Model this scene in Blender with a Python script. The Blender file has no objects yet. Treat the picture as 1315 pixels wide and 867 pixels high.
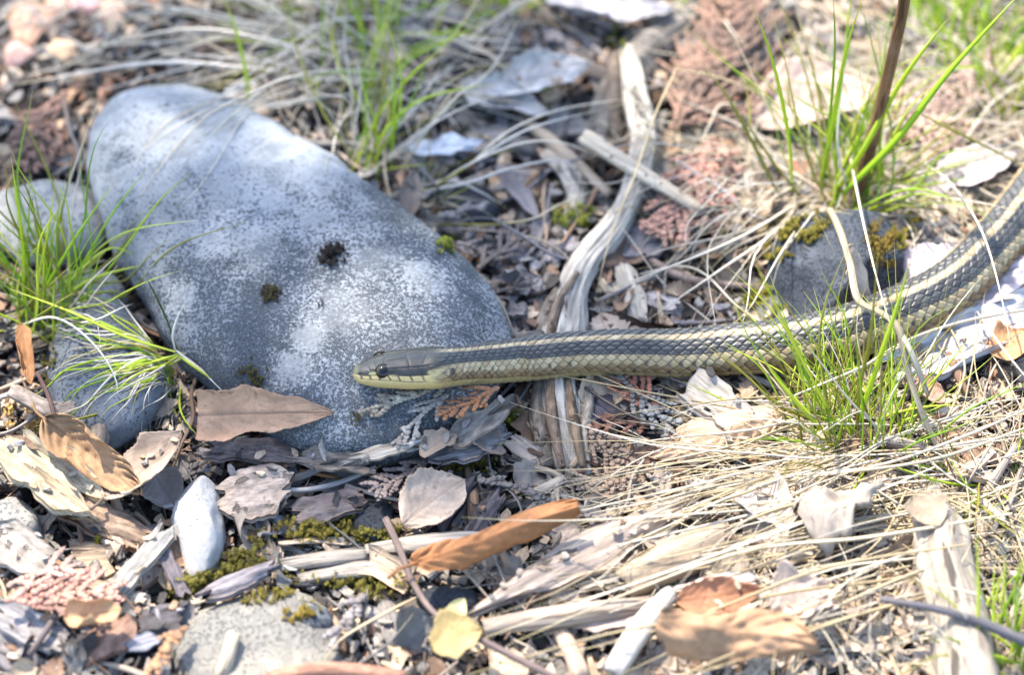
import bpy, math, random
import numpy as np
from mathutils import Vector, Matrix, Quaternion
from mathutils.bvhtree import BVHTree

random.seed(7)
rng = np.random.default_rng(7)
scene = bpy.context.scene
col = scene.collection
R = math.radians

# ------------------------------------------------------------------ camera
PITCH = R(50.0)
DIST = 0.98
LENS = 105.0
cam_loc = Vector((0, -DIST * math.cos(PITCH), DIST * math.sin(PITCH)))
cd = bpy.data.cameras.new('camera')
cam = bpy.data.objects.new('camera', cd)
col.objects.link(cam)
cam.location = cam_loc
cam.rotation_euler = (R(90) - PITCH, 0, 0)
cd.lens = LENS
cd.sensor_width = 36
cd.sensor_fit = 'HORIZONTAL'
cd.clip_start = 0.02
cd.clip_end = 300
cd.dof.use_dof = True
cd.dof.focus_distance = 0.938
cd.dof.aperture_fstop = 4.8
cd.dof.aperture_blades = 9
scene.camera = cam

# ------------------------------------------------------------------ sky, sun, exposure
SUN_EL, SUN_AZ = 56.0, -38.0        # azimuth measured from +y (away from camera) towards +x
world = bpy.data.worlds.new('World')
scene.world = world
world.use_nodes = True
wn, wl = world.node_tree.nodes, world.node_tree.links
wn.clear()
sky = wn.new('ShaderNodeTexSky')
sky.sky_type = 'NISHITA'
sky.sun_disc = False
sky.sun_elevation = R(SUN_EL)
sky.sun_rotation = R(SUN_AZ)
sky.air_density = 1.0
sky.dust_density = 1.2
sky.ozone_density = 1.0
bg = wn.new('ShaderNodeBackground')
bg.inputs[1].default_value = 0.15
wo = wn.new('ShaderNodeOutputWorld')
wl.new(sky.outputs[0], bg.inputs[0])
wl.new(bg.outputs[0], wo.inputs[0])
sun_dir = Vector((math.sin(R(SUN_AZ)) * math.cos(R(SUN_EL)), math.cos(R(SUN_AZ)) * math.cos(R(SUN_EL)), math.sin(R(SUN_EL))))
sd = bpy.data.lights.new('sun', 'SUN')
sd.energy = 2.9
sd.angle = R(0.9)
sd.color = (1.0, 0.91, 0.78)
sun = bpy.data.objects.new('sun', sd)
col.objects.link(sun)
sun.location = sun_dir * 5
sun.rotation_euler = sun_dir.to_track_quat('Z', 'Y').to_euler()
scene.view_settings.view_transform = 'Standard'
scene.view_settings.look = 'None'
scene.view_settings.gamma = 1
scene.view_settings.use_curve_mapping = False
scene.view_settings.exposure = 2.2
scene.render.engine = 'CYCLES'
scene.cycles.use_denoising = True
scene.cycles.max_bounces = 6
scene.cycles.transmission_bounces = 4

# ------------------------------------------------------------------ maths helpers
KPX = (18.0 / LENS) / 657.5
FWD = Vector((0, math.cos(PITCH), -math.sin(PITCH)))
UPV = Vector((0, math.sin(PITCH), math.cos(PITCH)))
MPP = DIST * KPX                                  # metres per photo pixel near the focus plane

def ray(px, py):
    return (FWD + Vector((1, 0, 0)) * (KPX * (px - 657.5)) - UPV * (KPX * (py - 433.5)))

def P(px, py, z=0.0):
    d = ray(px, py)
    t = (z - cam_loc.z) / d.z
    return cam_loc + d * t

def lin(c):
    c = c / 255.0
    return c / 12.92 if c <= 0.04045 else ((c + 0.055) / 1.055) ** 2.4

def C(r, g, b, k=1.0):
    return (lin(r) * k, lin(g) * k, lin(b) * k)

def _h(ix, iy, iz, seed):
    n = (ix.astype(np.int64) * 374761393 + iy.astype(np.int64) * 668265263 + iz.astype(np.int64) * 1274126177 + seed * 974634777) & 0xffffffff
    n = ((n ^ (n >> 13)) * 1274126177) & 0xffffffff
    n = ((n ^ (n >> 16)) * 2246822519) & 0xffffffff
    return (n & 0xffffff) / float(0xffffff) * 2 - 1

def vn(p, seed=0):
    p = np.asarray(p, float)
    i = np.floor(p).astype(np.int64)
    f = p - i
    f = f * f * (3 - 2 * f)
    x, y, z = i[..., 0], i[..., 1], i[..., 2]
    fx, fy, fz = f[..., 0], f[..., 1], f[..., 2]
    def l(a, b, t): return a + (b - a) * t
    c00 = l(_h(x, y, z, seed), _h(x + 1, y, z, seed), fx)
    c10 = l(_h(x, y + 1, z, seed), _h(x + 1, y + 1, z, seed), fx)
    c01 = l(_h(x, y, z + 1, seed), _h(x + 1, y, z + 1, seed), fx)
    c11 = l(_h(x, y + 1, z + 1, seed), _h(x + 1, y + 1, z + 1, seed), fx)
    return l(l(c00, c10, fy), l(c01, c11, fy), fz)

def fbm(p, oct=4, seed=0, gain=0.5):
    p = np.asarray(p, float)
    r, a = 0, 1.0
    for k in range(oct):
        r = r + a * vn(p * (2.03 ** k) + k * 17.3, seed + k)
        a *= gain
    return r

def n3(x, y=0.0, z=0.0):
    x = np.asarray(x, float)
    return np.stack([x, np.broadcast_to(y, x.shape), np.broadcast_to(z, x.shape)], -1)

def catmull(pts, n):
    pts = np.array([list(p) for p in pts], float)
    if len(pts) == 2:
        t = np.linspace(0, 1, n)[:, None]
        return pts[0] * (1 - t) + pts[1] * t
    P_ = np.vstack([2 * pts[0] - pts[1], pts, 2 * pts[-1] - pts[-2]])
    seg = np.linalg.norm(np.diff(pts[:, :3], axis=0), axis=1)
    cum = np.concatenate([[0], np.cumsum(seg)])
    out = []
    for s in np.linspace(0, cum[-1], n):
        k = min(np.searchsorted(cum, s, side='right') - 1, len(seg) - 1)
        t = (s - cum[k]) / max(seg[k], 1e-9)
        a, b, c, d = P_[k], P_[k + 1], P_[k + 2], P_[k + 3]
        out.append(0.5 * (2 * b + (c - a) * t + (2 * a - 5 * b + 4 * c - d) * t * t + (3 * b - a - 3 * c + d) * t ** 3))
    return np.array(out)

def frames(path):
    t = np.gradient(path, axis=0)
    t /= np.linalg.norm(t, axis=1)[:, None] + 1e-12
    N = np.zeros_like(path)
    up = np.array([0, 0, 1.0])
    if abs(t[0] @ up) > 0.95: up = np.array([0, 1.0, 0])
    v = up - t[0] * (up @ t[0]); v /= np.linalg.norm(v)
    for i in range(len(path)):
        v = v - t[i] * (v @ t[i]); v /= np.linalg.norm(v) + 1e-12
        N[i] = v
    return t, N, np.cross(t, N)

# ------------------------------------------------------------------ materials
def new_mat(name):
    m = bpy.data.materials.new(name)
    m.use_nodes = True
    nt = m.node_tree
    nt.nodes.clear()
    return m, nt

class NB:
    """small node builder"""
    def __init__(s, name):
        s.m, s.nt = new_mat(name)
        s.out = s.nt.nodes.new('ShaderNodeOutputMaterial')
    def n(s, t, **kw):
        nd = s.nt.nodes.new(t)
        for k, v in kw.items(): setattr(nd, k, v)
        return nd
    def l(s, a, b): s.nt.links.new(a, b)
    def val(s, x, inp):
        if isinstance(x, (int, float)): inp.default_value = x
        elif isinstance(x, tuple): inp.default_value = (*x, 1) if len(x) == 3 and inp.type == 'RGBA' else x
        else: s.l(x, inp)
    def coord(s, attr=None, scale=(1, 1, 1), rnd=True):
        if attr: o = s.n('ShaderNodeAttribute', attribute_name=attr).outputs['Vector']
        else: o = s.n('ShaderNodeTexCoord').outputs['Object']
        mp = s.n('ShaderNodeMapping'); mp.inputs['Scale'].default_value = scale
        s.l(o, mp.inputs[0])
        if rnd:
            oi = s.n('ShaderNodeObjectInfo')
            vm = s.n('ShaderNodeVectorMath', operation='MULTIPLY_ADD')
            cmb = s.n('ShaderNodeCombineXYZ')
            for i in range(3): s.l(oi.outputs['Random'], cmb.inputs[i])
            s.l(cmb.outputs[0], vm.inputs[0]); vm.inputs[1].default_value = (97, 53, 71)
            s.l(mp.outputs[0], vm.inputs[2])
            return vm.outputs[0]
        return mp.outputs[0]
    def noise(s, vec, scale, detail=4, rough=0.55, dist=0.0):
        t = s.n('ShaderNodeTexNoise'); t.inputs['Scale'].default_value = scale
        t.inputs['Detail'].default_value = detail; t.inputs['Roughness'].default_value = rough
        t.inputs['Distortion'].default_value = dist
        s.l(vec, t.inputs['Vector'])
        return t.outputs['Fac']
    def voro(s, vec, scale, feature='F1', rand=1.0):
        t = s.n('ShaderNodeTexVoronoi', feature=feature); t.inputs['Scale'].default_value = scale
        t.inputs['Randomness'].default_value = rand
        s.l(vec, t.inputs['Vector'])
        return t.outputs['Distance']
    def ramp(s, fac, a, b, va=0.0, vb=1.0):
        t = s.n('ShaderNodeMapRange', interpolation_type='SMOOTHSTEP')
        s.l(fac, t.inputs[0])
        for i, v in ((1, a), (2, b), (3, va), (4, vb)): t.inputs[i].default_value = v
        return t.outputs[0]
    def mix(s, fac, a, b, mode='MIX'):
        t = s.n('ShaderNodeMix', data_type='RGBA', blend_type=mode)
        s.val(fac, t.inputs[0]); s.val(a, t.inputs[6]); s.val(b, t.inputs[7])
        return t.outputs[2]
    def math(s, op, a, b=0.0, c=0.0):
        t = s.n('ShaderNodeMath', operation=op)
        s.val(a, t.inputs[0]); s.val(b, t.inputs[1]); s.val(c, t.inputs[2])
        return t.outputs[0]
    def tint(s): return s.n('ShaderNodeObjectInfo').outputs['Color']
    def scale_col(s, c, f):
        t = s.n('ShaderNodeVectorMath', operation='SCALE')
        s.val(c, t.inputs[0]); s.val(f, t.inputs[3])
        return t.outputs[0]
    def bsdf(s, color, rough=0.8, bump=None, bstr=0.5, bdist=0.0005, trans=0.0, spec=0.3, coat=0.0):
        b = s.n('ShaderNodeBsdfPrincipled')
        s.val(color, b.inputs['Base Color']); s.val(rough, b.inputs['Roughness'])
        b.inputs['Specular IOR Level'].default_value = spec
        b.inputs['Coat Weight'].default_value = coat
        if bump is not None:
            bp = s.n('ShaderNodeBump'); bp.inputs['Strength'].default_value = bstr; bp.inputs['Distance'].default_value = bdist
            s.l(bump, bp.inputs['Height']); s.l(bp.outputs[0], b.inputs['Normal'])
        o = b.outputs[0]
        if trans > 0:
            tr = s.n('ShaderNodeBsdfTranslucent'); s.val(color, tr.inputs[0])
            mx = s.n('ShaderNodeMixShader'); mx.inputs[0].default_value = trans
            s.l(o, mx.inputs[1]); s.l(tr.outputs[0], mx.inputs[2]); o = mx.outputs[0]
        s.l(o, s.out.inputs[0])
        return s.m

def stone_mat(name, pale, mid, dark, dens=0.5, patches=None, wear=18.0, grad=None, grain=2200):
    b = NB(name)
    v = b.coord(rnd=False)
    big = b.noise(v, wear, 4, 0.6)
    fine = b.noise(v, grain, 3, 0.7)
    med = b.noise(v, wear * 5, 5, 0.65)
    fine2 = b.noise(v, grain * 0.42, 3, 0.65)
    bigm = big
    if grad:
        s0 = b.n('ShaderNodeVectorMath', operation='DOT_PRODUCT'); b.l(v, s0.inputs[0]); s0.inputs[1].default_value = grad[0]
        bigm = b.math('ADD', b.math('MULTIPLY_ADD', b.math('SUBTRACT', med, 0.5), 0.8, big), b.ramp(s0.outputs['Value'], grad[1] - 0.03, grad[2], 0.10, -0.03))  # pale shift along grad: part lichen tone, part light painted into the colour
    c = b.mix(b.ramp(bigm, 0.38, 0.64), mid, pale)
    c = b.mix(b.ramp(med, 0.38, 0.66, 0.0, 0.65), c, b.scale_col(mid, 0.62))
    # dark pits: density changes over the face
    dn = b.math('ADD', b.math('MULTIPLY', b.math('SUBTRACT', big, 0.5), -0.5), b.math('MULTIPLY', b.math('SUBTRACT', med, 0.5), -0.35))
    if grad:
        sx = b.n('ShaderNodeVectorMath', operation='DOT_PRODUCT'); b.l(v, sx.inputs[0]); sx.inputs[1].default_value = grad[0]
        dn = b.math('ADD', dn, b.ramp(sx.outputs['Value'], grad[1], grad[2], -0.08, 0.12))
    thr = b.math('ADD', fine2, dn)
    pit = b.ramp(thr, 0.62 - 0.16 * dens, 0.70 - 0.16 * dens)
    pit = b.math('MULTIPLY', pit, b.ramp(fine, 0.34, 0.52))
    c = b.mix(b.math('MULTIPLY', pit, 0.86), c, dark)
    lightsp = b.math('MULTIPLY', b.ramp(fine, 0.56, 0.68), 0.55)
    c = b.mix(lightsp, c, pale)
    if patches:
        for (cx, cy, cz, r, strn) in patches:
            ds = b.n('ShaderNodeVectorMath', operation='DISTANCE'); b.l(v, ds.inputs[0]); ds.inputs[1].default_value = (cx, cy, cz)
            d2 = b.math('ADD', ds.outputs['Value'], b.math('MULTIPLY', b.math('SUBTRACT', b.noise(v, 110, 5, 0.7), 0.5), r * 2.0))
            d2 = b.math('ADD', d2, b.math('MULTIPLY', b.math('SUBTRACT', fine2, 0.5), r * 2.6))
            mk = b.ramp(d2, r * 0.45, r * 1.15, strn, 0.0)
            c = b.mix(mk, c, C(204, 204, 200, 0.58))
    hgt = b.math('ADD', b.math('MULTIPLY', fine2, 0.6), b.math('MULTIPLY', pit, -0.5))
    return b.bsdf(c, 0.85, hgt, 0.55, 0.0006, spec=0.25)

def wood_mat(name, along=45, across=900, crack=0.6, pits=False, contrast=0.5, bstr=0.8):
    b = NB(name)
    v = b.coord('gc', (along, across, across))
    g = b.noise(v, 1.0, 5, 0.65)
    v2 = b.coord('gc', (along * 0.5, across * 0.28, across * 0.28))
    g2 = b.noise(v2, 1.0, 4, 0.6, 0.4)
    iso = b.noise(b.coord('gc', (130, 130, 130)), 1.0, 4, 0.6)
    t = b.tint()
    c = b.mix(b.ramp(g, 0.3, 0.7), b.scale_col(t, 1 - contrast), b.scale_col(t, 1.18))
    c = b.mix(b.math('MULTIPLY', b.ramp(iso, 0.5, 0.72), 0.5), c, b.mix(0.5, b.scale_col(t, 0.8), C(150, 130, 112)))
    g3 = b.noise(b.coord('gc', (along * 1.6, across * 2.6, across * 2.6)), 1.0, 3, 0.6)
    c = b.mix(b.ramp(g3, 0.36, 0.52, 0.55, 0.0), c, b.scale_col(t, 0.42))
    ck = b.ramp(g2, 0.36, 0.41, 1.0, 0.0)
    c = b.mix(b.math('MULTIPLY', ck, crack), c, b.scale_col(t, 0.16))
    hgt = b.math('SUBTRACT', b.math('ADD', b.math('ADD', g, b.math('MULTIPLY', g3, 0.6)), b.math('MULTIPLY', iso, 0.4)), b.math('MULTIPLY', ck, 1.2))
    if pits:
        pv = b.coord('gc', (330, 330, 330))
        pt = b.ramp(b.voro(pv, 1.0), 0.17, 0.24, 1.0, 0.0)
        pt = b.math('MULTIPLY', pt, b.ramp(iso, 0.42, 0.55))
        c = b.mix(b.math('MULTIPLY', pt, 0.9), c, C(45, 42, 42))
        hgt = b.math('SUBTRACT', hgt, pt)
    return b.bsdf(c, 0.85, hgt, bstr, 0.0005, spec=0.2)

def leaf_mat(name):
    b = NB(name)
    v = b.coord('gc')
    n1 = b.noise(v, 90, 5, 0.65)
    n2 = b.noise(v, 700, 3, 0.6)
    vein = b.n('ShaderNodeAttribute', attribute_name='vein').outputs['Fac']
    t = b.tint()
    c = b.mix(b.ramp(n1, 0.32, 0.7), b.scale_col(t, 0.66), b.scale_col(t, 1.16))
    c = b.mix(b.ramp(n2, 0.58, 0.75, 0, 0.45), c, b.scale_col(t, 0.5))
    c = b.mix(b.math('MULTIPLY', vein, 0.55), c, b.scale_col(t, 0.5))
    vt = b.n('ShaderNodeTexVoronoi', feature='DISTANCE_TO_EDGE'); vt.inputs['Scale'].default_value = 900; b.l(v, vt.inputs['Vector'])
    c = b.mix(b.ramp(vt.outputs['Distance'], 0.0, 0.09, 0.35, 0.0), c, b.scale_col(t, 0.6))
    spots = b.ramp(b.noise(v, 260, 2, 0.5), 0.66, 0.72, 0, 0.55)
    c = b.mix(spots, c, b.scale_col(t, 0.32))
    return b.bsdf(c, 0.72, b.math('ADD', n2, b.math('MULTIPLY', n1, 0.6)), 0.5, 0.0004, trans=0.16, spec=0.3)

def grass_mat(name, trans):
    b = NB(name)
    at = b.n('ShaderNodeAttribute', attribute_name='gc').outputs['Vector']
    sp = b.n('ShaderNodeSeparateXYZ'); b.l(at, sp.inputs[0])
    t = b.tint()
    st = b.noise(b.coord('gc', (9, 60, 1)), 1.0, 3, 0.6)
    c = b.mix(b.ramp(st, 0.3, 0.72), b.scale_col(t, 0.72), b.scale_col(t, 1.15))
    tip = b.ramp(sp.outputs[0], 0.82, 1.0, 0.0, 0.7)
    c = b.mix(tip, c, C(205, 190, 130, 0.9))
    bl = b.ramp(b.noise(b.coord('gc', (14, 3, 1)), 1.0, 2), 0.68, 0.78, 0, 0.6)
    c = b.mix(bl, c, b.mix(0.5, b.scale_col(t, 0.6), C(150, 92, 40)))
    return b.bsdf(c, 0.5, None, trans=trans, spec=0.4)

def noise_mat(name, a, bcol, scale, rough=0.85, trans=0.0, use_tint=False, bscale=None, spec=0.25):
    b = NB(name)
    v = b.coord()
    n = b.noise(v, scale, 4, 0.6)
    if use_tint:
        t = b.tint(); c = b.mix(b.ramp(n, 0.3, 0.7), b.scale_col(t, a), b.scale_col(t, bcol))
    else: c = b.mix(b.ramp(n, 0.3, 0.7), a, bcol)
    return b.bsdf(c, rough, b.noise(v, bscale or scale * 4, 4, 0.6), 0.5, 0.0005, trans=trans, spec=spec)

MAT = {}
MAT['soil'] = noise_mat('soil', C(38, 33, 30), C(74, 66, 58), 160, 0.95, bscale=700)
MAT['crumb'] = NB('crumb')
def _crumb():
    b = MAT['crumb']
    a = b.n('ShaderNodeAttribute', attribute_name='tone').outputs['Color']
    n = b.noise(b.coord(rnd=False), 900, 3, 0.6)
    c = b.mix(b.ramp(n, 0.3, 0.7), b.scale_col(a, 0.7), b.scale_col(a, 1.15))
    MAT['crumb'] = b.bsdf(c, 0.9, n, 0.5, 0.0004, spec=0.2)
_crumb()
MAT['wood'] = wood_mat('weathered_wood')
MAT['driftwood'] = wood_mat('driftwood', 70, 520, 0.9, False, 0.5, 1.0)
MAT['pitted'] = wood_mat('pitted_wood', 40, 500, 0.25, True, 0.28)
MAT['bark'] = wood_mat('bark', 170, 420, 0.75, False, 0.55, 1.0)
MAT['char'] = wood_mat('charred_wood', 60, 1300, 0.7, False, 0.6, 0.9)
MAT['leaf'] = leaf_mat('dead_leaf')
def _frond():
    b = NB('cedar_scale')
    v = b.coord()
    t = b.tint()
    n1, n2 = b.noise(v, 70, 4, 0.6), b.noise(v, 600, 3, 0.6)
    c = b.mix(b.ramp(n1, 0.34, 0.66), b.mix(0.5, b.scale_col(t, 0.6), C(120, 108, 98, 0.7)), b.scale_col(t, 0.95))
    c = b.mix(b.ramp(n2, 0.35, 0.7), b.scale_col(c, 0.62), c)
    return b.bsdf(c, 0.8, n2, 0.5, 0.0004, trans=0.06, spec=0.2)
MAT['frond'] = _frond()
MAT['grass'] = grass_mat('green_grass', 0.46)
MAT['straw'] = grass_mat('dry_straw', 0.22)
MAT['moss'] = noise_mat('moss', 0.55, 1.35, 260, 0.85, 0.2, True)
MAT['pebble'] = noise_mat('pebble', 0.7, 1.15, 300, 0.8, 0, True, 1200)

# ------------------------------------------------------------------ object helpers
def mesh(name, V, F, mat, gc=None, fattr=None, cattr=None, smooth=True):
    me = bpy.data.meshes.new(name)
    V = np.asarray(V, float)
    me.from_pydata(V.tolist(), [], [list(f) for f in F] if not isinstance(F, list) else F)
    if mat: me.materials.append(mat)
    if gc is not None:
        a = me.attributes.new('gc', 'FLOAT_VECTOR', 'POINT')
        a.data.foreach_set('vector', np.asarray(gc, np.float32).ravel())
    if fattr:
        for k, v in fattr.items():
            a = me.attributes.new(k, 'FLOAT', 'POINT'); a.data.foreach_set('value', np.asarray(v, np.float32).ravel())
    if cattr:
        for k, v in cattr.items():
            a = me.attributes.new(k, 'FLOAT_COLOR', 'POINT')
            v = np.asarray(v, np.float32); v = np.concatenate([v, np.ones((len(v), 1), np.float32)], 1)
            a.data.foreach_set('color', v.ravel())
    if smooth: me.polygons.foreach_set('use_smooth', [True] * len(me.polygons))
    me.update()
    return me

def link(name, me, parent=None, color=None):
    o = bpy.data.objects.new(name, me)
    col.objects.link(o)
    if parent: o.parent = parent
    if color is not None: o.color = (*color, 1)
    return o

def tag(o, label, cat, group=None, kind=None):
    if label: o['label'] = label
    if cat: o['category'] = cat
    if group: o['group'] = group
    o['kind'] = kind or 'thing'
    return o

def empty(name, loc):
    o = bpy.data.objects.new(name, None)
    o.empty_display_size = 0.005
    col.objects.link(o); o.location = loc
    return o

def grid_faces(nu, nv, wrap=False):
    F = []
    for i in range(nu - 1):
        for j in range(nv if wrap else nv - 1):
            k = (j + 1) % nv
            F.append([i * nv + j, i * nv + k, (i + 1) * nv + k, (i + 1) * nv + j])
    return F

# ---- supports: ray through a photo pixel onto what has been built
SUPPORT, BOX = [], []
def support(V, F):
    SUPPORT.append(BVHTree.FromPolygons([tuple(v) for v in V], F))
    A_ = np.asarray(V); BOX.append((A_[:, 0].min(), A_[:, 0].max(), A_[:, 1].min(), A_[:, 1].max()))
def S(px, py):
    d = ray(px, py).normalized()
    best = None
    for i, t in enumerate(SUPPORT):
        h = t.ray_cast(cam_loc, d)
        if h[0] is not None and (best is None or h[3] < best[2]): best = (h[0], h[1], h[3], i)
    if best is None: return P(px, py, 0), Vector((0, 0, 1)), 0
    n = best[1] if best[1].z > 0 else -best[1]
    return best[0], n, best[3]
def top_z(x, y):
    z = -1
    for t, bx_ in zip(SUPPORT, BOX):
        if not (bx_[0] <= x <= bx_[1] and bx_[2] <= y <= bx_[3]): continue
        h = t.ray_cast(Vector((x, y, 0.3)), Vector((0, 0, -1)))
        if h[0] is not None: z = max(z, h[0].z)
    return z

# ------------------------------------------------------------------ ground
MOUNDS = [(*P(1085, 265)[:2], 0.045, 0.006), (*P(1150, 600)[:2], 0.05, 0.005), (*P(470, 60)[:2], 0.05, 0.006), (*P(1260, 330)[:2], 0.04, 0.004)]
def ground_z(x, y):
    x = np.asarray(x, float); y = np.asarray(y, float)
    p = np.stack([x, y, 0 * x], -1)
    z = 0.0035 * fbm(p * 14, 2, 3) + 0.0022 * fbm(p * 60, 3, 9) + 0.0009 * fbm(p * 300, 2, 4)
    far = np.clip((np.hypot(x, y) - 0.8) / 4, 0, 1)
    z = z + far * 0.05 * fbm(p * 0.8, 3, 21)
    for mx, my, r, h in MOUNDS: z = z + h * np.exp(-((x - mx) ** 2 + (y - my) ** 2) / r ** 2)
    return z
def axis():
    inner = np.linspace(-0.34, 0.34, 230)
    o = 0.34 * (60 / 0.34) ** (np.linspace(0, 1, 40)[1:])
    return np.concatenate([-o[::-1], inner, o])
ax = axis()
gx, gy = np.meshgrid(ax, ax + 0.03, indexing='ij')
GV = np.stack([gx.ravel(), gy.ravel(), ground_z(gx, gy).ravel()], -1)
GF = grid_faces(len(ax), len(ax))
GF = [f[::-1] for f in GF]
g = link('ground', mesh('ground', GV, GF, MAT['soil']))
g['kind'] = 'structure'
g['label'] = 'dark forest soil under the leaf litter and stones'
support(GV, GF)

# ------------------------------------------------------------------ stones
def dome_stone(name, outline, z0, ht, hb, mat, label, cat='stone', e1=0.62, e2=0.9, amp=0.0012, freq=45, nphi=120, nr=26, seed=0, group=None, color=None, shift=(0, 0), sup=True, parent=None, facets=0, cut=0.82):
    pts = np.array([P(x, y, z0)[:2] for x, y in outline])
    c = pts.mean(0)
    closed = np.vstack([pts, pts[:1]])
    ang = np.linspace(0, 2 * np.pi, nphi, endpoint=False)
    rad = np.zeros(nphi)
    for i, a in enumerate(ang):
        d = np.array([math.cos(a), math.sin(a)]); best = 0
        for k in range(len(pts)):
            p, q = closed[k] - c, closed[k + 1] - c
            e = q - p
            den = d[0] * e[1] - d[1] * e[0]
            if abs(den) < 1e-12: continue
            t = (p[0] * e[1] - p[1] * e[0]) / den
            u = (p[0] * d[1] - p[1] * d[0]) / den
            if t > 0 and -1e-6 <= u <= 1 + 1e-6: best = max(best, t)
        rad[i] = best
    kern = np.exp(-np.linspace(-2, 2, 11) ** 2); kern /= kern.sum()
    rad = np.convolve(np.concatenate([rad[-5:], rad, rad[:5]]), kern, 'valid')
    V = []
    ts = np.concatenate([np.linspace(-1.15, 0, nr // 3, endpoint=False), np.linspace(0, np.pi / 2, nr)])
    for t in ts:
        k = max(math.cos(t), 0) ** e1 if t < np.pi / 2 - 1e-6 else 0.0
        zz = z0 + (ht * math.sin(t) ** e2 if t > 0 else -hb * (math.sin(-t)) ** 0.9)
        s = max(0, math.sin(t)) ** 2
        for i, a in enumerate(ang):
            V.append((c[0] + rad[i] * k * math.cos(a) + shift[0] * s, c[1] + rad[i] * k * math.sin(a) + shift[1] * s, zz))
    V = np.array(V)
    ctr = np.array([c[0], c[1], z0])
    nrm = V - ctr; nrm /= np.linalg.norm(nrm, axis=1)[:, None] + 1e-9
    V = V + nrm * (amp * fbm(V * freq, 4, seed))[:, None]
    V = V - nrm * (0.0005 * np.clip(vn(V * 240, seed + 40) - 0.45, 0, 1) * 1.8)[:, None] + nrm * (0.00018 * fbm(V * 420, 2, seed + 41))[:, None]
    if facets:
        rf = np.random.default_rng(seed + 100)
        ext = V - ctr
        for k in range(facets):
            nv = rf.normal(size=3); nv[2] = abs(nv[2]) * 1.3 + 0.15; nv /= np.linalg.norm(nv)
            d = ext @ nv
            lim = d.max() * rf.uniform(cut, cut + 0.12)
            over = np.clip(d - lim, 0, None)
            ext = ext - nv[None] * (over * 0.88)[:, None]
        V = ctr + ext + (0.0004 * fbm(V * 160, 3, seed + 7))[:, None] * nrm
    V[-nphi:] = V[-nphi:].mean(0)
    F = grid_faces(len(ts), nphi, True)
    if sup: support(V, F)
    base = np.array([c[0], c[1], max(0, z0 - hb)])
    o = link(name, mesh(name, V - base, F, mat), parent, color)
    o.location = base
    if label: tag(o, label, cat, group)
    return o, base

big_outline = [(111, 205), (118, 165), (150, 128), (195, 113), (245, 120), (300, 142), (350, 165), (420, 205), (480, 255), (540, 305), (600, 350), (648, 395),
               (664, 425), (655, 470), (630, 520), (580, 560), (500, 588), (410, 590), (350, 560), (300, 520), (235, 455), (180, 385), (140, 310), (120, 260)]
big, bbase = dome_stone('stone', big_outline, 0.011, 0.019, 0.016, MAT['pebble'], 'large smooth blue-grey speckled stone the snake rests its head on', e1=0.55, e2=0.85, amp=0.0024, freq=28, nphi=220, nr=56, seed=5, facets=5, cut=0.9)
def pl(px, py): q = S(px, py)[0]; return tuple(np.array(q) - bbase)
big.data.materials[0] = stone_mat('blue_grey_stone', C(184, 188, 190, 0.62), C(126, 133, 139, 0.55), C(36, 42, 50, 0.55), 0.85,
                    patches=[(*pl(538, 350), 0.0075, 0.6), (*pl(556, 368), 0.007, 0.45), (*pl(394, 432), 0.0075, 0.45), (*pl(378, 470), 0.008, 0.5), (*pl(480, 330), 0.013, 0.25), (*pl(430, 400), 0.014, 0.25), (*pl(330, 310), 0.015, 0.25), (*pl(235, 380), 0.0065, 0.35), (*pl(290, 250), 0.012, 0.3), (*pl(410, 230), 0.012, 0.25), (*pl(200, 170), 0.014, 0.25)],  # patches at right and lower centre: sun dapples painted into the stone colour
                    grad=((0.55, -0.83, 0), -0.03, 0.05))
BIG = len(SUPPORT) - 1

grey_st = stone_mat('slate_stone', C(150, 155, 160, 0.6), C(104, 111, 118, 0.62), C(38, 42, 48, 0.7), 0.8)
pale_st = stone_mat('pale_stone', C(196, 192, 184, 0.74), C(156, 154, 148, 0.68), C(80, 82, 84, 0.7), 0.4)
white_st = stone_mat('white_stone', C(214, 210, 202, 0.72), C(176, 176, 176, 0.64), C(110, 116, 124, 0.62), 0.1)
sand_st = stone_mat('sandy_stone', C(186, 178, 160, 0.7), C(140, 137, 130, 0.64), C(84, 84, 84, 0.7), 0.45)
dark_st = stone_mat('dark_rock', C(122, 129, 138, 0.56), C(66, 73, 84, 0.52), C(22, 25, 31, 0.65), 0.8)
black_st = stone_mat('black_rock', C(84, 90, 100, 0.6), C(50, 54, 60, 0.6), C(20, 22, 26, 0.7), 0.5)

dome_stone('stone', [(92, 402), (105, 382), (125, 377), (148, 388), (165, 415), (205, 460), (222, 500), (200, 545), (150, 572), (95, 572), (65, 530), (60, 470), (75, 435)],
           0.006, 0.013, 0.01, grey_st, 'dark blue-grey stone under the green grass left of the large stone', seed=11, nphi=90, facets=7, amp=0.0022)
dome_stone('stone', [(55, 372), (100, 356), (150, 360), (172, 390), (120, 404), (70, 404)], 0.005, 0.008, 0.008, pale_st, 'flat pale grey stone wedged behind the grass at the left edge', seed=12, nphi=60, facets=5)
dome_stone('stone', [(-20, 262), (50, 240), (110, 238), (138, 270), (138, 318), (80, 335), (20, 332), (-30, 305)], 0.005, 0.010, 0.01, pale_st, 'whitish stone behind the green grass tuft at the left edge', seed=13, nphi=80, facets=6, amp=0.002)
dome_stone('stone', [(232, 622), (255, 610), (280, 618), (290, 642), (286, 690), (272, 730), (250, 752), (232, 742), (220, 700), (222, 650)], 0.006, 0.009, 0.008, white_st,
           'smooth white elongated pebble standing out at lower left', cat='pebble', e1=0.5, seed=14, amp=0.0022, nphi=80, facets=7, cut=0.74)
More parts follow.
